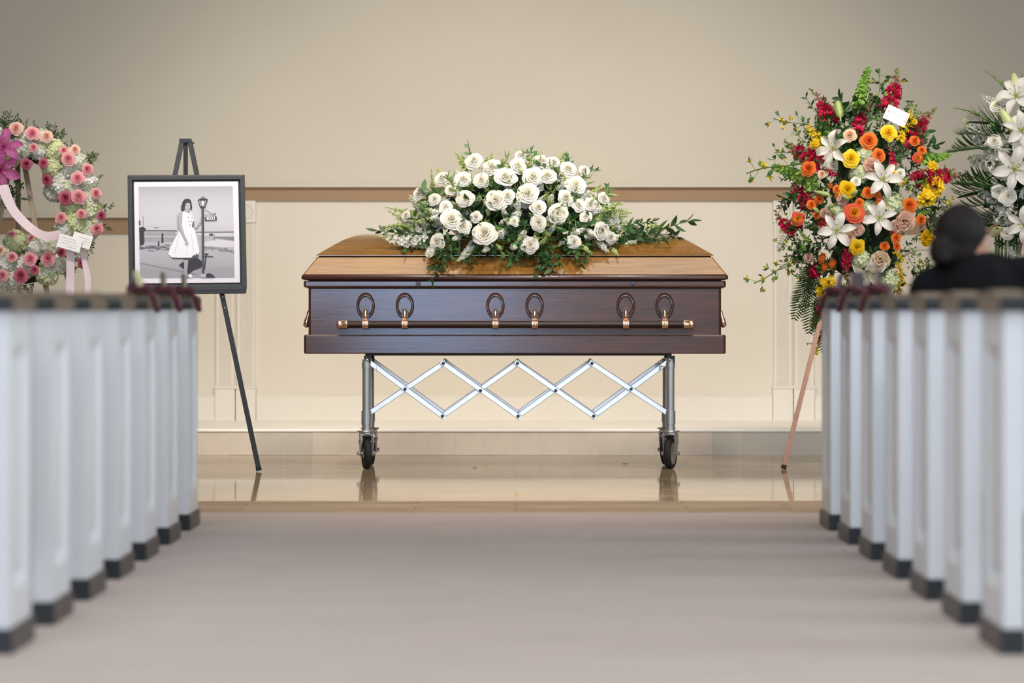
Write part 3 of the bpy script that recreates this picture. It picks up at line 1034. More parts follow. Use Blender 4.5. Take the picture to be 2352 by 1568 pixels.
shape(0.30, line((197, 560), (198, 690), 4))
shape(0.55, ell(345, 688, 30, 6))
for k in range(60):
    x, y = rp.uniform(165, 480), rp.gauss(915, 14)
    shape(rp.choice((0.35, 0.42, 0.5)), ell(x, y, rp.uniform(8, 30), rp.uniform(2, 7), 8))
for k in range(26):
    x, y = rp.uniform(880, 1200), rp.gauss(915 + (0), 10)
    shape(rp.choice((0.5, 0.58, 0.62)), ell(x, y + (x - 880) * 0.1, rp.uniform(8, 26), rp.uniform(2, 5), 8))
for k in range(60):
    x, y = rp.uniform(175, 1200), rp.uniform(960, 1235)
    shape(rp.choice((0.52, 0.57, 0.7)), ell(x, y, rp.uniform(3, 12), rp.uniform(1, 2.5), 6))
shape(0.45, line((165, 1085), (640, 1180), 4))
shape(0.45, line((640, 1180), (800, 1215), 5))
# shadow of the dress on the ground, dark disc bottom right, tap
shape(0.14, [(600, 1112), (640, 1075), (700, 1050), (760, 1030), (820, 1035), (858, 1070), (862, 1110), (840, 1140), (760, 1165), (730, 1190), (718, 1225), (700, 1245), (690, 1200), (695, 1150), (640, 1140)])
shape(0.16, [(886, 1240), (895, 1215), (930, 1200), (965, 1208), (1000, 1235), (1005, 1248), (886, 1250)])
shape(0.22, line((880, 1014), (985, 1014), 9))
shape(0.18, [(885, 978), (930, 978), (925, 995), (892, 996)])
shape(0.2, line((905, 995), (885, 1160), 12))
# woman: leg, shoes, skirt, bodice, arms, neck, face, hair
shape(0.62, [(652, 1040), (706, 1040), (700, 1110), (692, 1180), (700, 1250), (655, 1252), (662, 1190), (658, 1110)])
shape(0.2, [(650, 1035), (708, 1035), (706, 1052), (652, 1052)])
shape(0.88, [(700, 1220), (730, 1205), (752, 1235), (748, 1250), (712, 1252)])
shape(0.91, [(632, 690), (640, 680), (755, 680), (775, 705), (800, 800), (830, 960), (815, 990), (790, 1005), (760, 1000), (735, 1030), (600, 1032), (520, 1028), (480, 985), (500, 920), (545, 830), (590, 745)])
shape(0.82, [(600, 760), (606, 762), (560, 960), (548, 990), (552, 950)])
shape(0.83, [(735, 760), (742, 760), (770, 940), (766, 985), (758, 940)])
shape(0.84, [(690, 780), (694, 780), (700, 1000), (690, 1010)])
shape(0.2, [(515, 1024), (600, 1029), (735, 1027), (740, 1034), (600, 1038), (520, 1032)])
shape(0.3, [(745, 1025), (775, 990), (782, 995), (770, 1020), (800, 975), (808, 985), (790, 1020), (820, 990), (826, 1000), (806, 1028)])
shape(0.90, [(640, 510), (690, 500), (735, 525), (762, 560), (768, 610), (757, 690), (632, 690), (628, 600)])
shape(0.66, [(606, 518), (640, 516), (638, 590), (634, 670), (660, 760), (695, 840), (718, 890), (700, 880), (705, 905), (690, 880), (682, 908), (676, 878), (664, 895), (668, 840), (612, 720), (588, 690), (578, 600), (584, 545)])
shape(0.56, [(584, 560), (594, 560), (602, 690), (670, 838), (664, 845), (590, 690)])
shape(0.62, [(757, 680), (790, 690), (840, 610), (850, 575), (868, 555), (882, 570), (870, 590), (862, 620), (800, 704), (770, 706)])
shape(0.35, [(750, 640), (768, 610), (770, 660), (757, 690), (746, 680)])
shape(0.58, [(672, 490), (712, 500), (718, 528), (690, 520), (668, 505)])
shape(0.16, [(622, 490), (628, 450), (640, 400), (662, 372), (700, 362), (730, 378), (742, 415), (748, 462), (742, 488), (728, 482), (722, 440), (680, 420), (664, 470), (655, 500), (640, 502)])
shape(0.72, [(664, 420), (690, 402), (718, 412), (728, 440), (724, 475), (712, 500), (692, 508), (672, 488), (662, 455)])
shape(0.16, [(655, 470), (662, 405), (690, 392), (722, 400), (720, 414), (690, 410), (672, 430), (666, 475)])
shape(0.2, ell(684, 441, 9, 3.5, 8))
shape(0.2, ell(712, 443, 8, 3.5, 8))
shape(0.55, [(698, 442), (703, 462), (694, 464)])
shape(0.22, [(680, 474), (712, 476), (706, 487), (688, 486)])
shape(0.92, [(684, 476), (709, 477), (704, 482), (690, 481)])
shape(0.25, line((610, 450), (632, 450), 4))
for bx_, by_ in ((702, 573), (748, 578), (712, 619), (744, 621), (727, 660)):
    shape(0.22, ell(bx_, by_, 7, 6, 8))
shape(0.5, line((700, 510), (730, 545), 5))
# lamp post with lantern and hanging house number
shape(0.20, [(853, 458), (878, 458), (884, 1205), (858, 1205)])
shape(0.40, [(862, 470), (867, 470), (872, 1200), (867, 1200)])
shape(0.72, [(845, 1208), (900, 1208), (905, 1248), (850, 1248)])
shape(0.60, [(824, 380), (908, 380), (892, 455), (838, 455)])
shape(0.86, [(850, 392), (884, 392), (882, 440), (852, 440)])
for a, b in (((815, 378), (838, 458)), ((918, 376), (892, 458)), ((848, 380), (852, 458)), ((888, 380), (880, 458))):
    shape(0.14, line(a, b, 7))
shape(0.12, [(832, 452), (898, 452), (894, 464), (838, 464)])
shape(0.15, [(808, 382), (830, 366), (910, 364), (926, 376), (918, 384), (815, 386)])
shape(0.42, [(832, 366), (866, 340), (872, 334), (880, 342), (908, 364)])
shape(0.35, line((890, 486), (1000, 546), 5))
shape(0.35, line((885, 545), (1012, 547), 5))
shape(0.35, ell(1003, 530, 7, 9, 10))
shape(0.22, [(888, 570), (1022, 562), (1024, 606), (890, 610)])
for v_, polys in PR.items():
    pass
mb = MB()
mats_ = []
for v_, polys in PR.items():
    mi = len(mats_)
    mats_.append(grey(v_))
    for poly in polys:
        mb.add(poly, [tuple(range(len(poly)))], mi)
prn = bpy.data.meshes.new('photo_print')
prn.from_pydata([tuple(p) for p in mb.v], [], mb.f)
for m in mats_:
    prn.materials.append(m)
prn.polygons.foreach_set('material_index', mb.m)
# printed faces look at the viewer
bm = bmesh.new()
bm.from_mesh(prn)
bm.normal_update()
for f in bm.faces:
    if f.normal.y > 0:
        f.normal_flip()
bm.to_mesh(prn)
bm.free()
link('photo_print', prn, frm)
# the number 4002 on the sign
cu = bpy.data.curves.new('house_number', 'FONT')
cu.body = '4002'
cu.align_x, cu.align_y = 'CENTER', 'CENTER'
cu.size = 0.0235
cu.extrude = 0.0001
cu.offset = 0.0004
cu.materials.append(grey(0.93))
tmp = bpy.data.objects.new('house_number_curve', cu)
COL.objects.link(tmp)
bpy.context.view_layer.update()
nm_ = bpy.data.meshes.new_from_object(tmp.evaluated_get(bpy.context.evaluated_depsgraph_get()))
bpy.data.objects.remove(tmp, do_unlink=True)
no = link('house_number', nm_, frm, F(956, 587, 0.0386))
no.rotation_euler = (PI / 2 - math.atan(0.13) * -1 * -1, 0, 0)
no.rotation_euler = (PI / 2 - math.atan(0.13), math.radians(-1.2), 0)
# ------------------------------------------------------------------ seated person seen from behind
def blob(name, items, voxel, mats, parent=None, smooth_iter=6):
    """One continuous surface grown from tapered limbs and ellipsoids (voxel union, then smoothed)."""
    mb = MB()
    for it in items:
        if it[0] == 'limb':
            pts, rad = it[1], it[2]
            for i in range(len(pts) - 1):
                a, b = Vector(pts[i]), Vector(pts[i + 1])
                n = max(2, int((b - a).length / (0.35 * min(rad[i], rad[i + 1]))) + 1)
                for k in range(n + 1):
                    t = k / n
                    mb.ball(a.lerp(b, t), rad[i] * (1 - t) + rad[i + 1] * t, 10)
        else:
            _, c, r, rot = it
            st = len(mb.v)
            mb.ball((0, 0, 0), 1.0, 16, sq=r)
            mb.xf(Matrix.Translation(c) @ rot, st)
    me = mb.mesh(name, mats)
    o = bpy.data.objects.new(name, me)
    COL.objects.link(o)
    md = o.modifiers.new('remesh', 'REMESH')
    md.mode = 'VOXEL'
    md.voxel_size = voxel
    md.use_smooth_shade = True
    sm = o.modifiers.new('smooth', 'SMOOTH')
    sm.iterations = smooth_iter
    sm.factor = 0.5
    dg = bpy.context.evaluated_depsgraph_get()
    dg.update()
    me2 = bpy.data.meshes.new_from_object(o.evaluated_get(dg))
    me2.name = name
    me2.materials.clear()
    for m in (mats if isinstance(mats, (list, tuple)) else [mats]):
        me2.materials.append(m)
    o.modifiers.clear()
    o.data = me2
    if parent is not None:
        o.parent = parent
        o.location = -origin(parent)
    return o


M_skin = mat('skin', '#a8745f', 0.5, var=0.08, vscale=20)
M_hair = mat('dark_hair', '#160c0a', 0.62, spec=0.2, var=0.5, vscale=18, stretch=(10, 10, 2), bump=0.4, bscale=30)
M_top = mat('black_knit', '#07080b', 0.9, spec=0.15, var=0.3, vscale=30)
PYc = PEW_D0 + 3 * PEW_STEP - CAM_D + 0.26          # torso stands above the seat of the fourth pew on the right
hx = lambda x: (x - VX) / S(PYc)
hz = lambda y: CAM_H - (y - VY) / S(PYc)
I4 = Matrix.Identity(4)
hc = Vector((hx(2212), PYc + 0.03, hz(556)))
tilt = Matrix.Rotation(math.radians(0), 4, 'Y') @ Matrix.Rotation(math.radians(-25), 4, 'Z') @ Matrix.Rotation(math.radians(-14), 4, 'X')
pel = Vector((hx(2262), PYc - 0.01, 0.605))
neck = Vector((hx(2228), PYc + 0.0, hz(618)))
shL = Vector((hx(2142), PYc + 0.01, hz(668)))
shR = Vector((hx(2366), PYc + 0.01, hz(640)))


def hd(x, y, z):
    return hc + (tilt @ Vector((x, y, z)))


def hand(c, sd):
    it = [('ell', c, (0.040, 0.050, 0.016), I4)]
    for k, ln in enumerate((0.062, 0.072, 0.068, 0.052)):
        b = c + Vector(((k - 1.5) * 0.020, 0.042, 0))
        it.append(('limb', [b, b + Vector((0, ln * 0.5, 0.004)), b + Vector((0, ln * 0.9, -0.014))], [0.0095, 0.009, 0.0075]))
    b = c + Vector((-sd * 0.034, -0.012, 0))
    it.append(('limb', [b, b + Vector((-sd * 0.026, 0.026, 0)), b + Vector((-sd * 0.03, 0.052, -0.008))], [0.011, 0.0095, 0.008]))
    return it


hL = Vector((pel.x - 0.09, PYc + 0.42, 0.635))
hR = Vector((pel.x + 0.09, PYc + 0.42, 0.635))
elL = shL + Vector((-0.015, 0.08, -0.26))
elR = shR + Vector((0.02, 0.08, -0.27))
chest = Vector((hx(2246), PYc + 0.02, hz(690)))
body = [('limb', [pel, (pel + chest) / 2, chest], [0.15, 0.135, 0.14]), ('ell', chest + Vector((0, 0, -0.02)), (0.19, 0.11, 0.16), I4),
        ('limb', [neck - Vector((0, 0, 0.05)), neck, hd(0, 0.0, -0.06)], [0.07, 0.052, 0.052]),
        ('ell', hc, (0.074, 0.094, 0.108), tilt), ('ell', hd(0, 0.04, -0.045), (0.056, 0.062, 0.068), tilt), ('ell', hd(0, 0.10, -0.018), (0.011, 0.018, 0.018), tilt),
        ('ell', hd(0, 0.085, -0.055), (0.026, 0.012, 0.010), tilt), ('ell', hd(0.026, 0.08, 0.004), (0.014, 0.010, 0.008), tilt), ('ell', hd(-0.026, 0.08, 0.004), (0.014, 0.010, 0.008), tilt),
        ('ell', hd(0.078, 0.006, -0.012), (0.009, 0.018, 0.030), tilt @ Matrix.Rotation(0.3, 4, 'Z')), ('ell', hd(-0.078, 0.006, -0.012), (0.009, 0.018, 0.030), tilt),
        ('limb', [shL, elL, hL], [0.058, 0.043, 0.030]), ('limb', [shR, elR, hR], [0.058, 0.043, 0.030]),
        ('limb', [neck - Vector((0, 0, 0.03)), shL], [0.06, 0.058]), ('limb', [neck - Vector((0, 0, 0.03)), shR], [0.06, 0.058])]
for sd in (-1, 1):
    k0 = Vector((pel.x + sd * 0.09, PYc + 0.40, 0.54))
    body += [('limb', [pel + Vector((sd * 0.08, 0, 0)), k0, Vector((k0.x, k0.y + 0.02, 0.10)), Vector((k0.x, k0.y + 0.02, 0.06)), Vector((k0.x, k0.y + 0.13, 0.035))], [0.085, 0.060, 0.040, 0.038, 0.030])]
    body += hand(hL if sd < 0 else hR, sd)
M_tmp = [M_skin]
per = blob('person', body, 0.010, M_tmp)
tag(per, 'seated person in black with dark hair gathered in a low bun, behind the right-hand pews', 'person')
top = [('limb', [pel, (pel + chest) / 2, chest], [0.165, 0.15, 0.155]), ('ell', chest + Vector((0, 0, -0.02)), (0.205, 0.125, 0.175), I4),
       ('limb', [shL, elL, elL.lerp(hL, 0.8)], [0.074, 0.058, 0.045]), ('limb', [shR, elR, elR.lerp(hR, 0.8)], [0.074, 0.058, 0.045]),
       ('limb', [neck - Vector((0, 0, 0.045)), shL], [0.072, 0.072]), ('limb', [neck - Vector((0, 0, 0.045)), shR], [0.074, 0.073]),
       ('limb', [neck - Vector((0, 0.02, 0.04)), chest], [0.075, 0.14])]
blob('black_top', top, 0.012, M_top, per)
tro_ = []
for sd in (-1, 1):
    k0 = Vector((pel.x + sd * 0.09, PYc + 0.40, 0.54))
    tro_ += [('limb', [pel + Vector((sd * 0.08, 0, 0)), k0, Vector((k0.x, k0.y + 0.02, 0.11))], [0.098, 0.072, 0.056])]
blob('trousers', tro_, 0.014, M_top, per)
hair = [('ell', hd(-0.002, -0.014, 0.020), (0.080, 0.098, 0.096), tilt), ('ell', hd(-0.006, -0.036, -0.028), (0.070, 0.062, 0.078), tilt), ('ell', hd(-0.030, -0.082, -0.050), (0.044, 0.040, 0.048), tilt),
        ('ell', hd(-0.050, -0.088, -0.030), (0.022, 0.022, 0.026), tilt), ('ell', hd(-0.022, -0.100, -0.076), (0.026, 0.022, 0.024), tilt), ('ell', hd(-0.062, -0.020, -0.02), (0.020, 0.04, 0.05), tilt)]
blob('hair', hair, 0.008, M_hair, per, 3)
for s_ in (-1, 1):
    q = hd(s_ * 0.027, 0.087, -0.002)
    MB().ball(q, 0.010, 8).obj('eye', mat('eye_dark', '#1a1210', 0.2), per, smooth=80)
# ------------------------------------------------------------------ flower and leaf meshes (unit size, axis +Z)
def petal_mat(n, c, c2=None, rough=0.55, trans=0.38):
    return mat(n, c, rough, color2=c2, var=0.0 if c2 else 0.06, vscale=9, trans=trans, spec=0.3)


M_rw, M_rw2 = petal_mat('white_petal', '#faf8f2'), petal_mat('white_petal_heart', '#f8f3e4')
M_pk, M_pk2 = petal_mat('pink_petal', '#f7c6c4', '#f2b0b2'), petal_mat('pink_petal_heart', '#f09aa8', '#e58396')
M_pe, M_pe2 = petal_mat('peach_petal', '#fadfd0', '#f4cfbd'), petal_mat('peach_petal_heart', '#f4b9a8')
M_dp, M_dp2 = petal_mat('deep_pink_petal', '#dd8d9b', '#cf7387'), petal_mat('deep_pink_heart', '#c65673')
M_ye, M_ye2 = petal_mat('yellow_petal', '#fde03c', '#f9d224'), petal_mat('yellow_petal_heart', '#f7c818')
M_or, M_or2 = petal_mat('orange_petal', '#f9953f', '#f0812f'), petal_mat('orange_petal_heart', '#ea6c22')
M_co, M_co2 = petal_mat('coral_petal', '#ef7248', '#e85a4e'), petal_mat('coral_petal_heart', '#ef9a2e')
M_cr, M_cr2 = petal_mat('cream_peach_petal', '#f5dcc0', '#efcbaa'), petal_mat('cream_peach_heart', '#e8bb8e')
M_hy, M_hyg = petal_mat('white_hydrangea', '#f8f7f2', '#eeeee6'), petal_mat('green_hydrangea', '#edf1cb', '#d9e3a8')
M_hyp = petal_mat('pale_green_hydrangea', '#e2e8cc', '#cdd8b0')
M_lily, M_lilyg = petal_mat('lily_white', '#f3f0ea'), petal_mat('lily_throat', '#cfd78e')
M_plily, M_plily2 = petal_mat('lily_pink', '#cf78ad', '#bb5a9a'), petal_mat('lily_pink_heart', '#d83f8c')
M_anth = mat('anther', '#7a4a20', 0.7)
M_sn, M_sn2 = petal_mat('snapdragon_red', '#dd2f5c', '#c41c48'), petal_mat('snapdragon_tip', '#c98a86', '#a08060')
M_bud = mat('bud_olive', '#6d6a34', 0.6, var=0.2)
M_st = petal_mat('stock_white', '#faf9f3', '#f0f1e4')
M_stg = petal_mat('stock_green', '#dbe6a4', '#c2d282')
M_bell = mat('bell_green', '#a3cc62', 0.5, var=0.25, vscale=14, trans=0.25)
M_lf = mat('leaf_green', '#5f8a52', 0.42, var=0.35, vscale=10, trans=0.2)
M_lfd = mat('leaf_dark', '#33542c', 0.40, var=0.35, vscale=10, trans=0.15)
M_lfl = mat('leaf_light', '#9ab870', 0.5, var=0.25, vscale=10, trans=0.25)
M_lfo = mat('leaf_olive', '#586843', 0.5, var=0.35, vscale=10, trans=0.15)
M_stem = mat('stem_green', '#5d7a3a', 0.55, var=0.2)
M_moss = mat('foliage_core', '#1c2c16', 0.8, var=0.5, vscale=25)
M_carn = petal_mat('carnation_peach', '#ffe8da', '#fbd3c0', trans=0.5)
M_carc = petal_mat('carnation_cream', '#fff0d8', '#f6e2c0', trans=0.5)
M_cary = petal_mat('carnation_yellow', '#fbdc34', '#f2c81c', trans=0.4)
fr_ = random.Random(11)


def grid_patch(mb, fn, nu, nv, mi=0):
    v = [fn(i / nu * 2 - 1, j / nv) for j in range(nv + 1) for i in range(nu + 1)]
    f = [(j * (nu + 1) + i, j * (nu + 1) + i + 1, (j + 1) * (nu + 1) + i + 1, (j + 1) * (nu + 1) + i) for j in range(nv) for i in range(nu)]
    mb.add(v, f, mi)


def rose(mats, name, N=30, open_=1.0, seed=0):
    """Rose of diameter 1 whose petals spiral out from a tight heart; every rim rolls outwards onto the next petal."""
    rg = random.Random(seed)
    mb = MB()
    for k in range(N):
        t = k / (N - 1)
        a0 = k * 2.39996 + rg.uniform(-0.2, 0.2)
        Rr = 0.03 + 0.36 * open_ * t ** 0.85
        H = 0.56 - 0.16 * t - 0.18 * t * t
        wd = 1.75 - 0.95 * t
        lip = (0.036 + 0.085 * t ** 1.5) * rg.uniform(0.7, 1.35)
        base = 0.75 - 0.45 * t
        ph, wob = rg.uniform(0, 6), rg.uniform(0.006, 0.02) * (0.25 + t)
        tip = rg.uniform(0.0, 0.05) * t

        def fn(u, v, a0=a0, Rr=Rr, H=H, wd=wd, lip=lip, base=base, ph=ph, wob=wob, t=t, tip=tip):
            vv = v * (1 - 0.20 * abs(u) ** 3)
            r = Rr * (base + (1 - base) * vv ** 0.6) + 0.018 * u * (0.3 + t)
            z = H * vv
            if vv > 0.62:
                q = (vv - 0.62) / 0.38
                r += lip * q ** 1.6
                z -= (0.30 * H + 0.25 * lip) * q * q * 0.62
            r += wob * math.sin(u * 5 + ph) * v + tip * (1 - abs(u)) * max(0, v - 0.8) * 3
            a = a0 + u * wd * (0.5 + 0.5 * min(1, v * 1.5))
            return (r * math.cos(a), r * math.sin(a), z)
        grid_patch(mb, fn, 8 if t > 0.25 else 6, 7, 1 if t < 0.45 else 0)
    # calyx
    mb.lathe([(0.02, -0.25), (0.03, -0.08), (0.12, -0.02), (0.22, 0.06), (0.18, 0.08)], 8, 2)
    return mb.mesh(name, list(mats) + [M_stem], smooth=180)


def rose_bud(mats, name, seed=0):
    rg = random.Random(seed)
    mb = MB()
    for k in range(9):
        t = k / 8
        a0 = k * 2.39996
        Rr = 0.10 + 0.24 * t

        def fn(u, v, a0=a0, Rr=Rr, t=t):
            prof = math.sin(min(1, v * 0.9 + 0.12) * PI * 0.62)
            r = Rr * prof * (1.0 + 0.15 * (v > 0.85) * t)
            z = 0.95 * v * (1 - 0.15 * abs(u) ** 2) - 0.12 * t
            a = a0 + u * 1.35
            return (r * math.cos(a), r * math.sin(a), z)
        grid_patch(mb, fn, 6, 6, 1 if t < 0.35 else 0)
    mb.lathe([(0.03, -0.4), (0.04, -0.12), (0.16, -0.08), (0.24, 0.04), (0.10, 0.1)], 8, 2)
    for k in range(5):
        a = k * 2 * PI / 5
        mb.add([(0.2 * math.cos(a - 0.3), 0.2 * math.sin(a - 0.3), 0), (0.2 * math.cos(a + 0.3), 0.2 * math.sin(a + 0.3), 0), (0.34 * math.cos(a), 0.34 * math.sin(a), 0.32)], [(0, 1, 2)], 2)
    return mb.mesh(name, list(mats) + [M_stem], smooth=180)


def carnation(m, name, seed=0):
    rg = random.Random(seed)
    mb = MB()
    for L in range(5):
        n = 5 + L * 2
        for k in range(n):
            a0 = k * 2 * PI / n + rg.uniform(-0.2, 0.2) + L
            el = 1.35 - 0.29 * L + rg.uniform(-0.12, 0.12)
            ln = 0.40 + rg.uniform(-0.03, 0.08)
            ph = rg.uniform(0, 6)

            def fn(u, v, a0=a0, el=el, ln=ln, ph=ph):
                w = 0.32 * v
                e = el + 0.13 * math.sin(u * 6 + ph) * v * v
                rr = ln * v * (1 - 0.22 * u * u * v - 0.05 * abs(math.sin(u * 9 + ph)) * v)
                d = Vector((math.cos(e) * math.cos(a0), math.cos(e) * math.sin(a0), math.sin(e)))
                s = Vector((-math.sin(a0), math.cos(a0), 0))
                return d * rr + s * (u * w)
            grid_patch(mb, fn, 8, 3, 0)
    mb.lathe([(0.03, -0.35), (0.05, -0.15), (0.10, 0.0), (0.06, 0.1)], 8, 1)
    return mb.mesh(name, [m, M_stem], smooth=180)


def hydrangea(mats, name, n=70, seed=0, fs=0.13):
    """Mop head of diameter 1 made of four-petalled florets."""
    rg = random.Random(seed)
    mb = MB()
    mb.ball((0, 0, 0), 0.40, 12, 0)
    for k in range(n):
        z = 1 - 1.75 * (k + 0.5) / n
        r = math.sqrt(max(0, 1 - z * z))
        a = k * 2.39996
        d = Vector((r * math.cos(a), r * math.sin(a), z)) + Vector((rg.uniform(-.12, .12), rg.uniform(-.12, .12), rg.uniform(-.12, .12)))
        d.normalize()
        c = d * (0.43 + rg.uniform(-0.035, 0.05))
        q = aim(d + Vector((rg.uniform(-.5, .5), rg.uniform(-.5, .5), rg.uniform(-.5, .5))) * 0.7, rg.uniform(0, 6))
        s = fs * rg.uniform(0.75, 1.25)
        mi = 0 if rg.random() < 0.8 else 1
        for j in range(4):
            an = j * PI / 2
            ca, sa = math.cos(an), math.sin(an)
            cup = rg.uniform(0.05, 0.4)
            loc = [(0, 0, 0), (0.55, -0.45, 0.12), (1.0, -0.30, cup), (1.08, 0, cup * 0.9), (1.0, 0.30, cup), (0.55, 0.45, 0.12)]
            vs = [c + q @ (Vector((x * ca - y * sa, x * sa + y * ca, zz)) * s) for x, y, zz in loc]
            mb.add(vs, [(0, 1, 2, 3), (0, 3, 4, 5)], mi)
    return mb.mesh(name, list(mats), smooth=30)


def lily_petal(m, name, wide=0.30, recurve=1.0):
    """Petal along +X from the throat, opening towards +Z and curling back."""
    mb = MB()

    def fn(u, v):
        w = wide * math.sin(min(1, v * 0.92 + 0.06) * PI) ** 0.75
        ang = 0.95 - recurve * 1.35 * v ** 1.5
        x = 0.06 + 0.98 * (v - 0.10 * v * v)
        z = 0.36 * math.sin(v * PI * 0.62) * 1.0 - recurve * 0.28 * v ** 3.0
        return (x, u * w * 0.5, z - 0.045 * (1 - u * u) * 1.0 + 0.02 * math.sin(v * 14) * abs(u) ** 2 + 0.05 * u * u)
    grid_patch(mb, fn, 6, 10, 0)
    return mb.mesh(name, m, smooth=180)


def lily_heart(mats, name):
    mb = MB()
    mb.lathe([(0.03, -0.25), (0.06, -0.05), (0.13, 0.06), (0.05, 0.05), (0.02, 0.02)], 10, 0)
    for k in range(6):
        a = k * PI / 3 + 0.5
        p = [(0.02 * math.cos(a), 0.02 * math.sin(a), 0), (0.12 * math.cos(a), 0.12 * math.sin(a), 0.30), (0.24 * math.cos(a), 0.24 * math.sin(a), 0.50)]
        mb.tube(p, [0.012, 0.010, 0.008], 5, 0)
        mb.tube([(0.24 * math.cos(a) - 0.05 * math.sin(a), 0.24 * math.sin(a) + 0.05 * math.cos(a), 0.50), (0.24 * math.cos(a), 0.24 * math.sin(a), 0.515), (0.24 * math.cos(a) + 0.05 * math.sin(a), 0.24 * math.sin(a) - 0.05 * math.cos(a), 0.50)], [0.008, 0.02, 0.008], 5, 1)
    mb.tube([(0, 0, 0), (0.02, 0.02, 0.34), (0.03, 0.04, 0.58)], [0.016, 0.012, 0.024], 6, 0)
    return mb.mesh(name, mats, smooth=60)


def bud_long(m, name):
    mb = MB()
    n = 9
    prof = [(0.015, -0.2), (0.03, -0.02), (0.11, 0.12), (0.15, 0.35), (0.135, 0.65), (0.08, 0.9), (0.02, 1.0)]
    v = []
    for r, z in prof:
        for k in range(12):
            a = k * PI / 6
            rr = r * (1 + 0.13 * math.cos(3 * a))
            v.append((rr * math.cos(a), rr * math.sin(a), z))
    f = [(i * 12 + k, i * 12 + (k + 1) % 12, (i + 1) * 12 + (k + 1) % 12, (i + 1) * 12 + k) for i in range(len(prof) - 1) for k in range(12)]
    f += [tuple(range(12)), tuple(range((len(prof) - 1) * 12, len(prof) * 12))]
    mb.add(v, f, 0)
    return mb.mesh(name, m, smooth=70)


def floret(mb, c, d, s, mi, rg, n=5, cup=0.35):
    """Ruffled little blossom: n lobes round a short throat."""
    q = aim(d, rg.uniform(0, 6))
    for k in range(n):
        a = k * 2 * PI / n
        ca, sa = math.cos(a), math.sin(a)
        z1 = cup + rg.uniform(-0.15, 0.15)
        loc = [(0.10, 0, -0.25), (0.45, -0.38, 0.15), (0.95, -0.34, z1), (1.05, 0.02, z1 - 0.22), (0.95, 0.36, z1 + 0.05), (0.45, 0.38, 0.15)]
        mb.add([c + q @ (Vector((x * ca - y * sa, x * sa + y * ca, z)) * s) for x, y, z in loc], [(0, 1, 2, 3), (0, 3, 4, 5)], mi)
    mb.add([c + q @ (Vector((0.4 * math.cos(k * PI / 3), 0.4 * math.sin(k * PI / 3), 0.12)) * s) for k in range(6)] + [c + q @ Vector((0, 0, 0.42 * s)), c - q @ Vector((0, 0, 0.6 * s))],
           [(k, (k + 1) % 6, 6) for k in range(6)] + [((k + 1) % 6, k, 7) for k in range(6)], mi)


def spike(mats, name, n=22, seed=0, size=0.11, bend=0.15, open_to=0.62, lobes=5, start=0.08, spread=0.09):
    """Flower spike of length 1: blossoms below, pale half-open ones, buds at the tip. mats = bloom, half, bud, stem."""
    rg = random.Random(seed)
    mb = MB()
    pos = lambda t: Vector((bend * t * t, 0.05 * math.sin(t * 3), t * (1 - 0.12 * bend)))
    mb.tube([pos(i / 8) for i in range(9)], [0.018 - 0.0015 * i for i in range(9)], 6, 3)
    for k in range(n):
        t = start + (1 - start) * (k / (n - 1)) ** 0.92
        a = k * 2.39996 + rg.uniform(-0.3, 0.3)
        rr = spread * (1 - 0.7 * t) + 0.012
        d = Vector((math.cos(a), math.sin(a), 0.45 + t * 1.2)).normalized()
        c = pos(t) + d * rr
        if t < open_to:
            floret(mb, c, d, size * (1 - 0.45 * t) * rg.uniform(0.85, 1.15), 0, rg, lobes)
        elif t < open_to + (1 - open_to) * 0.5:
            floret(mb, c, d, size * 0.48 * rg.uniform(0.8, 1.1), 1, rg, 4, 0.7)
        else:
            s = size * 0.26 * (1.5 - t)
            mb.ball(c, s, 6, 2, (1, 1, 1.5))
    mb.ball(pos(1.0), size * 0.15, 6, 2, (1, 1, 2))
    return mb.mesh(name, mats, smooth=75)


def bells(name, seed=0):
    """Stem of length 1 ringed by whorls of pale green open cups."""
    rg = random.Random(seed)
    mb = MB()
    pos = lambda t: Vector((0.10 * t * t, 0, t))
    mb.tube([pos(i / 6) for i in range(7)], 0.014, 6, 1)
    nw = 9
    for j in range(nw):
        t = 0.16 + 0.84 * (j / (nw - 1)) ** 0.85
        s = 0.088 * (1.05 - 0.62 * t ** 1.6)
        for k in range(5):
            a = k * 2 * PI / 5 + j * 0.63 + rg.uniform(-0.15, 0.15)
            d = Vector((math.cos(a), math.sin(a), 0.35 + 0.9 * t * t + rg.uniform(-.15, .15))).normalized()
            M = Matrix.Translation(pos(t) + d * 0.012 + Vector((0, 0, rg.uniform(-.015, .015)))) @ aim(d).to_matrix().to_4x4() @ Matrix.Scale(s, 4)
            mb.lathe([(0.10, 0.0), (0.40, 0.30), (0.56, 0.62), (0.92, 0.92), (0.86, 0.93), (0.48, 0.60), (0.22, 0.35), (1e-7, 0.3)], 9, 0, M)
    return mb.mesh(name, [M_bell, M_stem], smooth=50)


def leaf_into(mb, base, d, up, ln, w, mi, fold=0.15, droop=0.2, n=4):
    d = Vector(d).normalized()
    up = Vector(up)
    s = d.cross(up)
    s = s.normalized() if s.length > 1e-5 else d.orthogonal().normalized()
    nrm = s.cross(d).normalized()
    v, f = [], []
    for i in range(n + 1):
        t = i / n
        ww = w * 0.5 * math.sin(min(1, t * 0.94 + 0.06) * PI) ** 0.8 * (1 - 0.25 * t)
        c = Vector(base) + d * (ln * t) - nrm * (droop * ln * t * t)
        v += [c - s * ww + nrm * (fold * ww), c, c + s * ww + nrm * (fold * ww)]
    for i in range(n):
        a = i * 3
        f += [(a, a + 1, a + 4, a + 3), (a + 1, a + 2, a + 5, a + 4)]
    mb.add(v, f, mi)


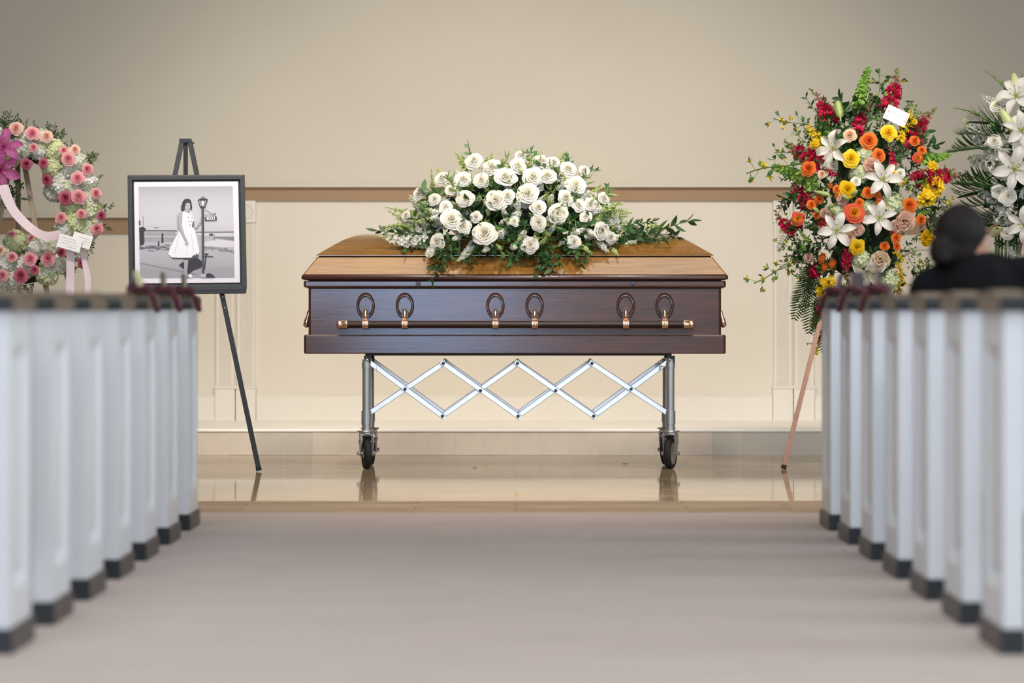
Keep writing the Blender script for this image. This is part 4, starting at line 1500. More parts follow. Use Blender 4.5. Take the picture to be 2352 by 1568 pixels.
def sprig(mats, name, n=9, ln=0.26, w=0.11, seed=0, bend=0.25, spread=0.75, opp=False, wander=0.05, tipleaf=True, stem_r=0.010):
    """Leafy stem of length 1."""
    rg = random.Random(seed)
    mb = MB()
    pos = lambda t: Vector((bend * t * t, wander * math.sin(t * 5 + seed), t * (1 - 0.2 * abs(bend))))
    mb.tube([pos(i / 8) for i in range(9)], [stem_r * (1 - 0.07 * i) for i in range(9)], 5, 1)
    for k in range(n):
        t = 0.16 + 0.82 * k / (n - 1)
        for side in ((0, PI) if opp else (0,)):
            a = k * (2.4 if not opp else PI / 2 * 1.15) + side + rg.uniform(-0.4, 0.4)
            dr = (pos(min(1, t + 0.02)) - pos(t - 0.02)).normalized()
            lat = Vector((math.cos(a), math.sin(a), 0))
            d = dr * (1 - spread * 0.6) + lat * spread + Vector((rg.uniform(-.15, .15),) * 3)
            leaf_into(mb, pos(t), d, d.cross(dr).normalized() * rg.choice((-1, 1)) + Vector((rg.uniform(-.7, .7), rg.uniform(-.7, .7), rg.uniform(-.7, .7))), ln * rg.uniform(0.75, 1.15) * (1 - 0.25 * t), w * rg.uniform(0.8, 1.15) * (1 - 0.2 * t), 0, 0.25, rg.uniform(0.05, 0.35))
    if tipleaf:
        leaf_into(mb, pos(1.0), (pos(1.0) - pos(0.95)), (0, 1, 0), ln * 0.8, w * 0.7, 0)
    return mb.mesh(name, mats, smooth=50)


def frond(mats, name, n=18, pl=0.28, pw=0.05, bend=0.3, seed=0, ang=0.9, droop=0.25, taper=1.0):
    """Flat frond of length 1 with leaflets in two rows."""
    rg = random.Random(seed)
    mb = MB()
    pos = lambda t: Vector((0, -bend * t * t, t * (1 - 0.15 * bend)))
    mb.tube([pos(i / 8) for i in range(9)], [0.010 * (1 - 0.09 * i) for i in range(9)], 5, 1)
    for k in range(n):
        t = 0.10 + 0.9 * k / n
        env = (math.sin(min(1, t * 0.72 + 0.27) * PI) ** 0.6) if taper else 1.0
        for s in (-1, 1):
            dr = (pos(t + 0.01) - pos(t)).normalized()
            d = dr * math.cos(ang) + Vector((s, 0, 0)) * math.sin(ang) + Vector((0, rg.uniform(-.08, .08), 0))
            leaf_into(mb, pos(t), d, Vector((0, -1, 0)), pl * env * rg.uniform(0.9, 1.1), pw, 0, 0.1, droop, 4)
    return mb.mesh(name, mats, smooth=60)


def blossom_sprig(mats, name, n=14, seed=0, bend=0.2):
    """Thin stem with small leaves and scattered small yellow flowers."""
    rg = random.Random(seed)
    mb = MB()
    pos = lambda t: Vector((bend * t * t, 0.03 * math.sin(6 * t + seed), t))
    mb.tube([pos(i / 8) for i in range(9)], 0.008, 5, 1)
    for k in range(n):
        t = 0.1 + 0.9 * k / n
        a = k * 2.4
        lat = Vector((math.cos(a), math.sin(a), 0.4))
        e = pos(t) + lat * rg.uniform(0.06, 0.13)
        mb.tube([pos(t), e], 0.004, 3, 1, caps=False)
        for j in range(3):
            leaf_into(mb, e, lat + Vector((rg.uniform(-.8, .8), rg.uniform(-.8, .8), rg.uniform(-.5, .8))), (0, 0, 1), 0.10, 0.06, 0, 0.2, 0.1, 3)
        if rg.random() < 0.3:
            floret(mb, e + lat * 0.03, lat, 0.045, 2, rg)
    return mb.mesh(name, mats, smooth=50)


def yellow_cluster(name, seed=0, mats=None):
    rg = random.Random(seed)
    mb = MB()
    mb.tube([(0, 0, 0), (0.05, 0.02, 0.5), (0.1, 0, 1)], 0.012, 5, 1)
    for k in range(26):
        t = 0.15 + 0.85 * k / 25
        a = k * 2.4
        lat = Vector((math.cos(a), math.sin(a), 0.5)).normalized()
        c = Vector((0.1 * t, 0, t)) + lat * rg.uniform(0.04, 0.16)
        floret(mb, c, lat, rg.uniform(0.045, 0.075), 0, rg)
    return mb.mesh(name, mats or [M_ye, M_stem], smooth=40)


def big_yellow(name, seed=0):
    """Loose head of broad yellow petals."""
    rg = random.Random(seed)
    mb = MB()
    for k in range(9):
        d = Vector((rg.uniform(-1, 1), rg.uniform(-1, 1), rg.uniform(0.1, 1))).normalized()
        c = d * 0.28
        floret(mb, c, d + Vector((0, 0, 0.4)), rg.uniform(0.2, 0.27), 0, rg)
    mb.ball((0, 0, 0.02), 0.15, 6, 1)
    return mb.mesh(name, [M_ye, M_stem], smooth=40)


ROSE = {c: [rose(m, 'rose_%s' % c, seed=s + 5 * i, open_=o) for i, (s, o) in enumerate(((1, 1.0), (2, 0.92), (3, 1.08)))] for s0, (c, m) in enumerate({
    'white': (M_rw, M_rw2), 'pink': (M_pk, M_pk2), 'peach': (M_pe, M_pe2), 'deep_pink': (M_dp, M_dp2), 'yellow': (M_ye, M_ye2), 'orange': (M_or, M_or2), 'coral': (M_co, M_co2), 'cream': (M_cr, M_cr2)}.items())}
BUD = {c: rose_bud(m, 'bud_%s' % c, 3) for c, m in {'orange': (M_or, M_or2), 'white': (M_rw, M_rw2), 'coral': (M_co, M_co2), 'cream': (M_cr, M_cr2)}.items()}
CARN = {'peach': carnation(M_carn, 'carnation_peach', 1), 'cream': carnation(M_carc, 'carnation_cream', 2), 'yellow': carnation(M_cary, 'carnation_yellow', 3)}
HYD = {'white': [hydrangea((M_hy, M_hyp), 'hydrangea_white', seed=s, n=105, fs=0.14) for s in (1, 2)], 'green': [hydrangea((M_hyg, M_hy), 'hydrangea_green', seed=s, n=130, fs=0.105) for s in (3, 4)], 'pale': [hydrangea((M_hyp, M_hyg), 'hydrangea_pale', seed=5, n=85, fs=0.15)]}
LP = {'white': lily_petal(M_lily, 'lily_petal_white', 0.47), 'pink': lily_petal(M_plily, 'lily_petal_pink', 0.46, 0.9)}
LH = {'white': lily_heart([M_lilyg, M_anth], 'lily_heart_white'), 'pink': lily_heart([M_plily2, M_anth], 'lily_heart_pink')}
LBUD = bud_long(mat('lily_bud', '#9fb06a', 0.45, var=0.25, vscale=6), 'lily_bud')
LBUDP = bud_long(mat('lily_bud_pale', '#cdd49a', 0.45, var=0.2, vscale=6), 'lily_bud_pale')
SNAP = [spike([M_sn, M_sn2, M_bud, M_stem], 'snapdragon_%d' % i, seed=i, n=26, size=0.09, bend=b, open_to=0.55, spread=0.08) for i, b in enumerate((0.0, 0.25, -0.2))]
STOCK = [spike([M_st, M_st, M_stg, M_stem], 'white_stock_%d' % i, seed=10 + i, n=30, size=0.105, bend=b, open_to=0.72, lobes=6, spread=0.11) for i, b in enumerate((0.05, 0.25))]
SNAPW = [spike([M_st, M_stg, M_stg, M_stem], 'white_snapdragon_%d' % i, seed=20 + i, n=30, size=0.11, bend=b, open_to=0.5, spread=0.09) for i, b in enumerate((0.0, 0.3))]
SNAPG = [spike([M_stg, M_stg, M_stg, M_stem], 'green_bud_spike_%d' % i, seed=30 + i, n=34, size=0.085, bend=b, open_to=0.6, spread=0.07) for i, b in enumerate((0.0, 0.35))]
BELL = [bells('bells_of_ireland_mesh', 1)]
RUSC = [sprig([M_lf, M_stem], 'ruscus_%d' % i, n=11, ln=0.36, w=0.19, seed=i, bend=b) for i, b in enumerate((0.1, 0.35, -0.25))]
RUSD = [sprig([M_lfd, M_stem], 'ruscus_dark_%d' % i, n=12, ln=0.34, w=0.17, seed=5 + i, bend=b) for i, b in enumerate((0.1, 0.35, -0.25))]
OLIV = [sprig([M_lfo, M_stem], 'olive_%d' % i, n=14, ln=0.36, w=0.10, seed=12 + i, bend=b) for i, b in enumerate((0.1, 0.3, -0.25))]
OLID = [sprig([M_lfd, M_stem], 'olive_dark_%d' % i, n=16, ln=0.22, w=0.08, seed=15 + i, bend=b, spread=0.6) for i, b in enumerate((0.1, 0.25))]
BOXW = [sprig([M_lf, M_stem], 'small_leaf_%d' % i, n=26, ln=0.13, w=0.08, seed=22 + i, bend=b, spread=0.9) for i, b in enumerate((0.1, 0.3))]
GRAS = [sprig([M_lfl, M_stem], 'light_sprig_%d' % i, n=12, ln=0.36, w=0.08, seed=32 + i, bend=b, spread=0.5) for i, b in enumerate((0.05, 0.25))]
BLOS = [blossom_sprig([M_lf, M_stem, M_ye], 'blossom_sprig_%d' % i, seed=i, bend=b) for i, b in enumerate((0.1, -0.2))]
FERN = [frond([M_lfd, M_stem], 'fern_%d' % i, n=22, pl=0.24, pw=0.032, bend=b, seed=i, ang=0.95) for i, b in enumerate((0.15, 0.4))]
PALM = [frond([M_lfd, M_stem], 'palm_%d' % i, n=15, pl=0.62, pw=0.05, bend=b, seed=9 + i, ang=0.72, droop=0.30) for i, b in enumerate((0.2, 0.35))]
YCL = [yellow_cluster('yellow_cluster_%d' % i, i) for i in range(2)]
BYEL = [big_yellow('big_yellow_%d' % i, i) for i in range(2)]


def put(t, name, me, pos, d, size, spin=None, rg=fr_, sq=None):
    q = aim(d, rg.uniform(0, 2 * PI) if spin is None else spin)
    sc_ = (size, size, size) if sq is None else (size * sq[0], size * sq[1], size * sq[2])
    return link(name, me, t, pos, q, sc_)


def span(t, name, me, a, b, spin=None, rg=fr_, fat=1.0):
    a, b = Vector(a), Vector(b)
    d = b - a
    l = d.length
    return link(name, me, t, a, aim(d, rg.uniform(0, 2 * PI) if spin is None else spin), (l * fat, l * fat, l))


def lily(t, pos, d, size, col='white', spin=0.0, rg=fr_):
    """Lily head: the heart is the part, its six petals are sub-parts. size = petal length."""
    q = aim(d, spin)
    o = link('lily', LH[col], t, pos, q, size)
    for k in range(6):
        p = bpy.data.objects.new('petal', LP[col])
        COL.objects.link(p)
        p.parent = o
        p.rotation_euler = (rg.uniform(-0.12, 0.12), (-0.05 if k % 2 else 0.06) + rg.uniform(-0.15, 0.15), k * PI / 3 + rg.uniform(-0.08, 0.08))
        p.scale = (1.0, 1.0 if k % 2 else 0.82, 1.0)
        p.location = (0, 0, 0.012 * (k % 2))
    return o


def lumpy(name, c, rx, ry, rz, m, parent, n=14, seed=0, amp=0.12):
    rg = random.Random(seed)
    mb = MB()
    mb.ball((0, 0, 0), 1.0, n)
    for i, p in enumerate(mb.v):
        k = 1 + amp * (math.sin(p.x * 7 + seed) * math.sin(p.y * 6) + math.sin(p.z * 8 + seed))
        mb.v[i] = Vector((c[0] + p.x * rx * k, c[1] + p.y * ry * k, c[2] + p.z * rz * k))
    return mb.obj(name, m, parent, smooth=60)
# ------------------------------------------------------------------ white spray on the casket
ra = random.Random(21)
SPC = P(1190, 545, 0.33)
spr = thing('casket_spray', (SPC.x, 0.33, 1.178), 'mounded spray of white roses and greenery lying on the casket lid', 'flower spray')


def spray_pt(x, y, lift=0.0):
    u = (x - 1185) / 290.0
    v = (548 - y) / 205.0
    if v < 0:
        v *= 0.4
    q = max(0.03, 1 - u * u - v * v)
    Y = 0.33 - (0.34 + lift) * math.sqrt(q)
    # anything above the lid must clear it
    return P(x, y, Y), Vector((u * 0.75, -math.sqrt(q) - 0.35, v * 0.9))


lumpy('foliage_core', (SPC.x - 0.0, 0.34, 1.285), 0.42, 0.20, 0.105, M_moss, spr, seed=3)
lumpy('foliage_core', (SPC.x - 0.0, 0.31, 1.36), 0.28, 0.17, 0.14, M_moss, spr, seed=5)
WR = [(968, 447, 32), (1017, 413, 32), (1064, 416, 36), (1092, 374, 38), (1106, 417, 36), (1131, 388, 36), (1158, 413, 47), (1000, 459, 29), (1070, 458, 36), (1140, 463, 45), (1167, 456, 38), (1212, 448, 44),
      (1225, 410, 43), (1257, 411, 43), (1037, 507, 44), (1065, 521, 32), (1009, 556, 38), (1116, 540, 49), (1218, 563, 35), (1236, 481, 38), (1238, 512, 34), (1024, 477, 28), (1242, 379, 42), (1303, 393, 35),
      (1322, 429, 42), (1296, 458, 41), (1281, 491, 42), (1327, 475, 30), (1352, 473, 31), (1376, 531, 38), (1383, 458, 28), (1317, 556, 32), (1188, 385, 36), (1195, 362, 26), (1270, 375, 28), (936, 497, 22),
      (1095, 500, 26), (1180, 510, 24), (1345, 500, 26), (1400, 545, 26), (1036, 440, 28), (1340, 395, 24)]
for i, (x, y, d) in enumerate(WR):
    p, n = spray_pt(x, y, 0.02)
    n = n + Vector((ra.uniform(-.45, .45), -0.3, ra.uniform(-.2, .5)))
    put(spr, 'rose', ROSE['white'][i % 3], p, n, d / 458 * 1.2, rg=ra)
# spikes: (base x, y, tip x, y, kind)
SPK = [(995, 545, 886, 572, 'stock'), (1010, 560, 975, 605, 'stock'), (1100, 548, 1056, 600, 'stock'), (1000, 500, 925, 500, 'snapw'), (1000, 520, 878, 522, 'snapw'), (1010, 510, 868, 535, 'snapw'),
       (990, 470, 985, 400, 'snapg'), (1020, 420, 1008, 372, 'snapg'), (1070, 400, 1042, 345, 'snapg'), (1075, 395, 1060, 352, 'snapw'), (1125, 385, 1130, 350, 'snapg'), (1150, 385, 1160, 350, 'snapg'),
       (1190, 390, 1195, 346, 'snapw'), (1200, 390, 1197, 348, 'snapg'), (1235, 385, 1226, 350, 'snapw'), (1270, 400, 1300, 345, 'snapg'), (1270, 400, 1282, 355, 'snapw'), (1330, 420, 1352, 392, 'snapg'),
       (1350, 450, 1385, 420, 'snapg'), (1360, 470, 1432, 470, 'snapg'), (1370, 500, 1428, 482, 'snapw'), (1370, 545, 1400, 580, 'stock'), (1400, 570, 1418, 588, 'snapg'), (1380, 530, 1505, 522, 'snapw'),
       (1390, 540, 1480, 535, 'stock'), (1360, 470, 1410, 470, 'stock'), (1340, 450, 1385, 440, 'stock'), (1040, 470, 1005, 480, 'stock'), (1030, 525, 985, 505, 'stock'), (1080, 490, 1040, 470, 'snapw'),
       (1200, 545, 1180, 575, 'stock'), (1250, 540, 1290, 510, 'stock'), (1260, 500, 1262, 530, 'snapw'), (1400, 530, 1540, 528, 'snapw'), (1000, 490, 950, 470, 'snapg'), (980, 505, 900, 490, 'snapg'), (960, 530, 900, 500, 'snapw')]
KND = {'stock': ('stock_stem', STOCK), 'snapw': ('snapdragon', SNAPW), 'snapg': ('bud_spike', SNAPG)}
for x0, y0, x1, y1, k in SPK:
    nm, ms = KND[k]
    a, _ = spray_pt(x0, y0, -0.08)
    b, _ = spray_pt(x1, y1, 0.0)
    if y1 > 565:
        b.y = -0.02 if y1 > 590 else 0.04
    span(spr, nm, ra.choice(ms), a, b, rg=ra, fat=1.0)
for k in range(46):                                # loose skirts of snapdragon and stock on both flanks
    sd = -1 if k % 2 else 1
    t_ = ra.random()
    if sd < 0:
        x1, y1 = 985 - 110 * t_, 470 + 75 * t_ + ra.uniform(-22, 26)
    else:
        x1, y1 = 1385 + 95 * t_, 455 + 75 * t_ + ra.uniform(-20, 26)
    a, _ = spray_pt(x1 - sd * 70, y1 + ra.uniform(-15, 10), -0.04)
    b, _ = spray_pt(x1, y1, 0.0)
    b.y -= ra.uniform(0, 0.06)
    span(spr, *(lambda q: (KND[q][0], ra.choice(KND[q][1])))(ra.choice(('snapw', 'snapg', 'snapw', 'stock', 'snapg'))), a, b, rg=ra, fat=ra.uniform(0.9, 1.2))
# leafy stems with known tips
LFS = [(1010, 540, 863, 543), (1000, 550, 870, 560), (1010, 555, 985, 625), (1020, 550, 992, 600), (1250, 560, 1262, 625), (1248, 570, 1268, 640), (1255, 560, 1288, 600), (1240, 565, 1256, 612), (1400, 540, 1592, 546), (1420, 535, 1560, 530), (1400, 530, 1500, 512),
       (1430, 540, 1540, 545), (1040, 560, 1030, 600), (1110, 560, 1085, 600), (1340, 550, 1360, 580), (1060, 540, 1030, 560), (1330, 400, 1352, 378), (1100, 390, 1078, 350), (1230, 380, 1215, 350), (1300, 385, 1310, 360),
       (1390, 460, 1402, 430), (1160, 500, 1165, 570), (1180, 510, 1200, 580), (1140, 560, 1120, 590), (1300, 540, 1340, 585), (1290, 550, 1300, 590)]
for i, (x0, y0, x1, y1) in enumerate(LFS):
    a, _ = spray_pt(x0, y0, -0.06)
    b, _ = spray_pt(x1, y1, 0.02)
    if y1 > 570:
        b.y = -0.035 if y1 > 590 else 0.02
        a.y = min(a.y, 0.12)
    if x1 > 1480 or x1 < 900:
        b.y = 0.14
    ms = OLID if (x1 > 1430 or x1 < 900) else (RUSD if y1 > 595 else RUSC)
    span(spr, 'leafy_stem', ra.choice(ms), a, b, rg=ra, fat=1.0 if (b - a).length > 0.12 else 1.3)
# broad leaves and light sprigs between the blooms
for i in range(150):
    u, v = ra.uniform(-1, 1), ra.uniform(-0.25, 1)
    if u * u + max(v, 0) ** 2 > 0.97:
        continue
    x, y = 1185 + u * 255, 548 - v * 180
    b, n = spray_pt(x, y, 0.015)
    if y > 560:
        b.y = max(b.y, -0.02)
    a = b + Vector((-n.x * 0.05, 0.10, -0.05 + 0.02 * v)) - n * 0.02
    b = b + Vector((ra.uniform(-.07, .07), -0.01, ra.uniform(-.02, .06)))
    low = v < 0.35
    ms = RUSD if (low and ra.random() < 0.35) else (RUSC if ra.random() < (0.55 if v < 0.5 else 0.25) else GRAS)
    span(spr, 'leafy_stem', ra.choice(ms), a, b, rg=ra, fat=1.15)
for i in range(140):
    u, v = ra.uniform(-1.05, 1.05), ra.uniform(-0.15, 1)
    if u * u + v * v > 1.0:
        continue
    b, n = spray_pt(1185 + u * 262, 548 - v * 178, 0.02)
    put(spr, 'filler_bloom', ra.choice(ra.choice((STOCK, STOCK, SNAPG, SNAPW))), b + n * -0.05, n + Vector((ra.uniform(-.6, .6), 0, ra.uniform(-.3, .6))), ra.uniform(0.09, 0.13), rg=ra)

# ------------------------------------------------------------------ bright standing spray at the right
rb = random.Random(31)
SB_Y = 0.22
bsp = thing('standing_spray', (P(1975, 470, SB_Y).x, SB_Y, 0.95), 'tall standing spray of orange, yellow, red and white flowers on a copper-coloured stand', 'flower spray')


def bs_pt(x, y, lift=0.0):
    u, v = (x - 1985) / 185.0, (465 - y) / 275.0
    q = max(0.0, 1 - u * u - v * v)
    Y = SB_Y - (0.24 + lift) * math.sqrt(q) + (0.05 if q < 0.02 else 0)
    return P(x, y, Y), Vector((u * 0.8, -math.sqrt(q) - 0.45, v * 0.8))


def bput(name, me, x, y, d, j=0.35, lift=0.02, sq=None):
    p, n = bs_pt(x, y, lift)
    n = n + Vector((rb.uniform(-j, j), -0.4, rb.uniform(-j * 0.6, j)))
    return put(bsp, name, me, p, n, d / S(p.y), rg=rb, sq=sq)


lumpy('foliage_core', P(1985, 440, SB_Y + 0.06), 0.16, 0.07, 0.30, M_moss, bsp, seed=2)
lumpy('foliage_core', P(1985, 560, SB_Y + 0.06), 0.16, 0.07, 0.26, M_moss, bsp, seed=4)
for x, y, d in [(1954, 368, 46), (1948, 436, 45), (2040, 308, 42), (2044, 402, 32), (1967, 566, 40)]:
    bput('rose', ROSE['yellow'][rb.randrange(3)], x, y, d)
for x, y, d, c in [(1995, 326, 48, 'orange'), (2016, 358, 34, 'orange'), (1858, 388, 38, 'orange'), (2099, 325, 28, 'orange'), (2116, 347, 26, 'orange'), (2105, 364, 28, 'coral'), (1994, 444, 34, 'orange'), (1974, 466, 24, 'orange'),
                   (2020, 465, 24, 'orange'), (1960, 491, 50, 'coral'), (1865, 471, 26, 'orange'), (1883, 458, 26, 'orange'), (1923, 436, 22, 'orange'), (1834, 503, 38, 'coral'), (2087, 471, 40, 'orange'),
                   (2112, 505, 30, 'orange'), (2056, 546, 28, 'orange'), (2031, 565, 24, 'orange'), (2060, 566, 22, 'orange'), (1877, 494, 22, 'orange'), (1952, 313, 34, 'cream'), (1888, 401, 24, 'cream'),
                   (2066, 399, 30, 'white'), (1966, 418, 28, 'white'), (1948, 545, 36, 'cream'), (2014, 448, 20, 'coral'), (1990, 505, 22, 'white')]:
    bput('rose', ROSE[c][rb.randrange(3)], x, y, d)
for x, y, d in [(1884, 604, 26), (1890, 623, 24), (1908, 616, 24), (1905, 433, 16), (1918, 455, 14)]:
    p, n = bs_pt(x, y, 0.03)
    put(bsp, 'rose_bud', BUD['orange'], p, Vector((0.3, -0.5, 0.8)), d / S(p.y), rg=rb)
for x, y, d, c in [(2002, 382, 40, 'peach'), (1936, 458, 28, 'peach'), (1969, 528, 30, 'peach'), (2078, 508, 46, 'peach'), (2022, 597, 42, 'cream'), (1858, 591, 24, 'peach'), (1894, 489, 22, 'peach'), (2127, 547, 34, 'yellow'), (2060, 520, 30, 'peach')]:
    bput('carnation', CARN[c], x, y, d * 1.25)
for x, y, d, c in [(1988, 358, 46, 'pale'), (1972, 400, 44, 'pale'), (1995, 480, 44, 'pale'), (2049, 468, 56, 'pale'), (1927, 486, 40, 'pale'), (1977, 594, 46, 'pale'), (2038, 645, 54, 'pale'), (1985, 395, 30, 'green')]:
    bput('hydrangea', rb.choice(HYD[c]), x, y, d, lift=-0.01)
for x, y, s, d, sp in [(1916, 342, 47, (-0.5, -0.6, 0.15), 0.4), (2028, 412, 48, (0.1, -0.9, 0.15), 0.9), (2019, 500, 44, (0.05, -0.9, 0.1), 0.3), (1922, 530, 48, (-0.05, -1, 0.1), 0.1), (1992, 622, 50, (0.1, -0.55, -0.6), 0.5)]:
    p, n = bs_pt(x, y, 0.06)
    lily(bsp, p, d, s / S(p.y), 'white', sp, rg=rb)
# red snapdragon stems
for x0, y0, x1, y1 in [(1968, 318, 1979, 214), (1905, 285, 1890, 196), (2035, 262, 2058, 160), (2092, 335, 2148, 252), (2105, 420, 2215, 404), (1890, 375, 1806, 325), (1868, 480, 1792, 425), (1835, 528, 1754, 495), (1905, 500, 1862, 522), (1955, 560, 1935, 655),
                       (1885, 615, 1845, 660), (1893, 690, 1856, 775), (2030, 512, 2072, 540), (2052, 385, 2038, 325), (1920, 410, 1895, 372), (2085, 412, 2120, 380), (1915, 500, 1890, 500), (1900, 745, 1880, 800), (2062, 660, 2066, 690)]:
    a, _ = bs_pt(x0, y0, 0.02)
    b, _ = bs_pt(x1, y1, 0.05)
    span(bsp, 'snapdragon', rb.choice(SNAP), a, b, rg=rb, fat=1.15 if (b - a).length > 0.12 else 1.45)
for x0, y0, x1, y1 in [(1970, 262, 1980, 158), (1910, 345, 1874, 245), (1880, 430, 1784, 370), (2110, 365, 2178, 368), (1860, 560, 1838, 530), (1855, 575, 1835, 555), (2105, 500, 2135, 480)]:
    a, _ = bs_pt(x0, y0, 0.0)
    b, _ = bs_pt(x1, y1, 0.03)
    span(bsp, 'bells_of_ireland', BELL[0], a, b, rg=rb, fat=1.0 if (b - a).length > 0.12 else 1.5)
for x0, y0, x1, y1 in [(1900, 330, 1862, 290), (1895, 350, 1870, 310), (2070, 300, 2100, 260), (2065, 320, 2085, 280), (2060, 590, 2066, 650), (2050, 570, 2075, 600), (1905, 650, 1880, 690), (1890, 690, 1868, 740), (2065, 430, 2080, 410), (1885, 770, 1878, 812), (1880, 710, 1870, 700), (2060, 640, 2068, 680)]:
    a, _ = bs_pt(x0, y0, 0.03)
    b, _ = bs_pt(x1, y1, 0.05)
    span(bsp, 'yellow_blossom_stem', rb.choice(YCL), a, b, rg=rb, fat=1.15)
for x, y, d in [(2143, 432, 62), (2128, 455, 52), (2150, 412, 40), (2140, 385, 36), (1900, 648, 42), (1888, 668, 38), (2096, 282, 26), (1872, 330, 28), (2070, 320, 26)]:
    bput('yellow_bloom', rb.choice(BYEL), x, y, d, lift=0.03)
for x0, y0, x1, y1 in [(1930, 270, 1922, 226), (1905, 448, 1872, 440)]:
    a, _ = bs_pt(x0, y0, 0.06)
    b, _ = bs_pt(x1, y1, 0.06)
    span(bsp, 'lily_bud', LBUD, a, b, rg=rb, fat=1.15)
for x, y in [(1880, 488), (1905, 480), (1915, 490), (1957, 448), (1949, 458)]:
    p, n = bs_pt(x, y, 0.05)
    put(bsp, 'green_bud', LBUD, p, Vector((rb.uniform(-1, 1), -0.6, 0.4)), 22 / S(p.y), rg=rb, sq=(1.6, 1.6, 1))
# reaching greenery
for x0, y0, x1, y1, k in [(1870, 370, 1708, 386, 'blos'), (1890, 300, 1783, 265, 'blos'), (1850, 575, 1742, 660, 'blos'), (2020, 280, 2066, 172, 'blos'), (2000, 270, 2040, 180, 'blos'), (1860, 360, 1780, 330, 'blos'), (1990, 260, 2010, 210, 'olid'),
                          (1935, 270, 1955, 218, 'fern'), (1925, 290, 1940, 240, 'fern'), (1880, 620, 1846, 745, 'fern'), (1870, 600, 1828, 715, 'fern'), (1890, 680, 1866, 800, 'fern'), (1860, 540, 1800, 590, 'fern'), (1850, 500, 1775, 540, 'fern'),
                          (1870, 560, 1800, 620, 'blos'), (1850, 450, 1768, 470, 'olid'), (1840, 440, 1772, 488, 'olid'), (2110, 380, 2150, 340, 'blos'), (2080, 290, 2120, 250, 'blos'), (1960, 290, 1930, 230, 'box'), (2010, 290, 2020, 220, 'box'),
                          (1870, 640, 1835, 690, 'blos'), (1890, 780, 1858, 800, 'box'), (2110, 530, 2145, 480, 'fern'), (2080, 560, 2130, 600, 'blos'), (2080, 580, 2110, 640, 'blos'), (1860, 410, 1790, 400, 'box'), (1875, 700, 1862, 790, 'fern'), (1860, 650, 1822, 680, 'fern')]:
    a, _ = bs_pt(x0, y0, -0.05)
    b, _ = bs_pt(x1, y1, 0.0)
    ms, nm = {'blos': (BLOS, 'blossoming_twig'), 'fern': (FERN, 'fern_frond'), 'olid': (OLID, 'leafy_stem'), 'box': (BOXW, 'leafy_stem')}[k]
    span(bsp, nm, rb.choice(ms), a, b, spin=rb.uniform(-0.6, 0.6) if k == 'fern' else None, rg=rb, fat=1.0)
for i in range(360):
    u, v = rb.uniform(-1, 1), rb.uniform(-1, 1)
    if u * u + v * v > 1:
        continue
    x, y = 1985 + u * 172, 470 - v * 255
    b, n = bs_pt(x, y, -0.01)
    a = b + Vector((-n.x * 0.04, 0.13, -0.05))
    b = b + Vector((ra.uniform(-.06, .06) + 0.05 * u, 0, rb.uniform(-.03, .05) + 0.04 * v))
    ms = rb.choice((RUSD, BOXW, FERN, OLID, BOXW, RUSC, BLOS))
    span(bsp, {id(FERN): 'fern_frond', id(BLOS): 'blossoming_twig'}.get(id(ms), 'leafy_stem'), rb.choice(ms), a, b, rg=rb, fat=1.1)
# wooden tripod of the spray
M_cop = mat('copper_wood', '#b98a72', 0.45, var=0.2, vscale=10, stretch=(6, 6, 0.6))
st = thing('spray_stand', (P(1975, 700, 0.1).x, 0.2, 0), 'copper-toned wooden tripod stand under the bright standing spray', 'stand')
top_ = P(1968, 400, SB_Y + 0.14)
for k_, f_ in enumerate((P(1800, 1077, 0.02), P(2140, 1077, 0.02), Vector((P(1975, 700, 0.6).x, 0.75, 0.0)))):
    f_.z = 0.008
    d = (top_ - f_).normalized()
    lg = MB().bar(f_ + d * 0.01, top_ + Vector((0, 0, 0.0)), 0.0235, 0.014, (0, 1, 0)).obj('leg', M_cop, st, bevel=0.002)
    MB().bar(f_ - d * 0.004, f_ + d * 0.012, 0.026, 0.022, (0, 1, 0)).obj('foot', M_black, lg)


# gift cards
M_card = mat('card_paper', '#f3efee', 0.6)
M_ink = mat('card_ink', '#8b8896', 0.6)
M_pr = mat('card_print', '#c9a8b6', 0.6)


def card(name, c, w_, h_, roll, lines, label, sprigs=False, yaw=0.0):
    t = thing(name, c, label, 'card')
    M = Matrix.Translation(c) @ Matrix.Rotation(yaw, 4, 'Z') @ Matrix.Rotation(roll, 4, 'Y')
    MB().box(-w_ / 2, w_ / 2, 0, 0.0012, -h_ / 2, h_ / 2).xf(M).obj('paper', M_card, t)
    rg = random.Random(w_)
    mb = MB()
    for z, x0, x1 in lines:
        n = max(4, int((x1 - x0) * w_ / 0.003))
        pts = [Vector(((x0 + (x1 - x0) * i / n) * w_, -0.0007, (z + 0.028 * math.sin(i * 2.1 + z * 9) * (0.5 + rg.random())) * h_)) for i in range(n + 1)]
        for i in range(n):
            if rg.random() < 0.14:
                continue
            mb.bar(pts[i], pts[i + 1], 0.0012, 0.0004, (0, 1, 0))
    mb.xf(M).obj('handwriting', M_ink, t)
    if sprigs:
        mb = MB()
        for sx in (-1, 1):
            for k in range(9):
                mb.lathe([(0.0035 * rg.uniform(0.5, 1.2), -0.0002), (0.001, 0.0004)], 7, 0, Matrix.Translation((sx * w_ * rg.uniform(0.34, 0.46), -0.0004, h_ * rg.uniform(-0.42, 0.42))) @ Matrix.Rotation(PI / 2, 4, 'X'))
        mb.xf(M).obj('printed_flowers', M_pr, t)['kind'] = 'stuff'
    return t


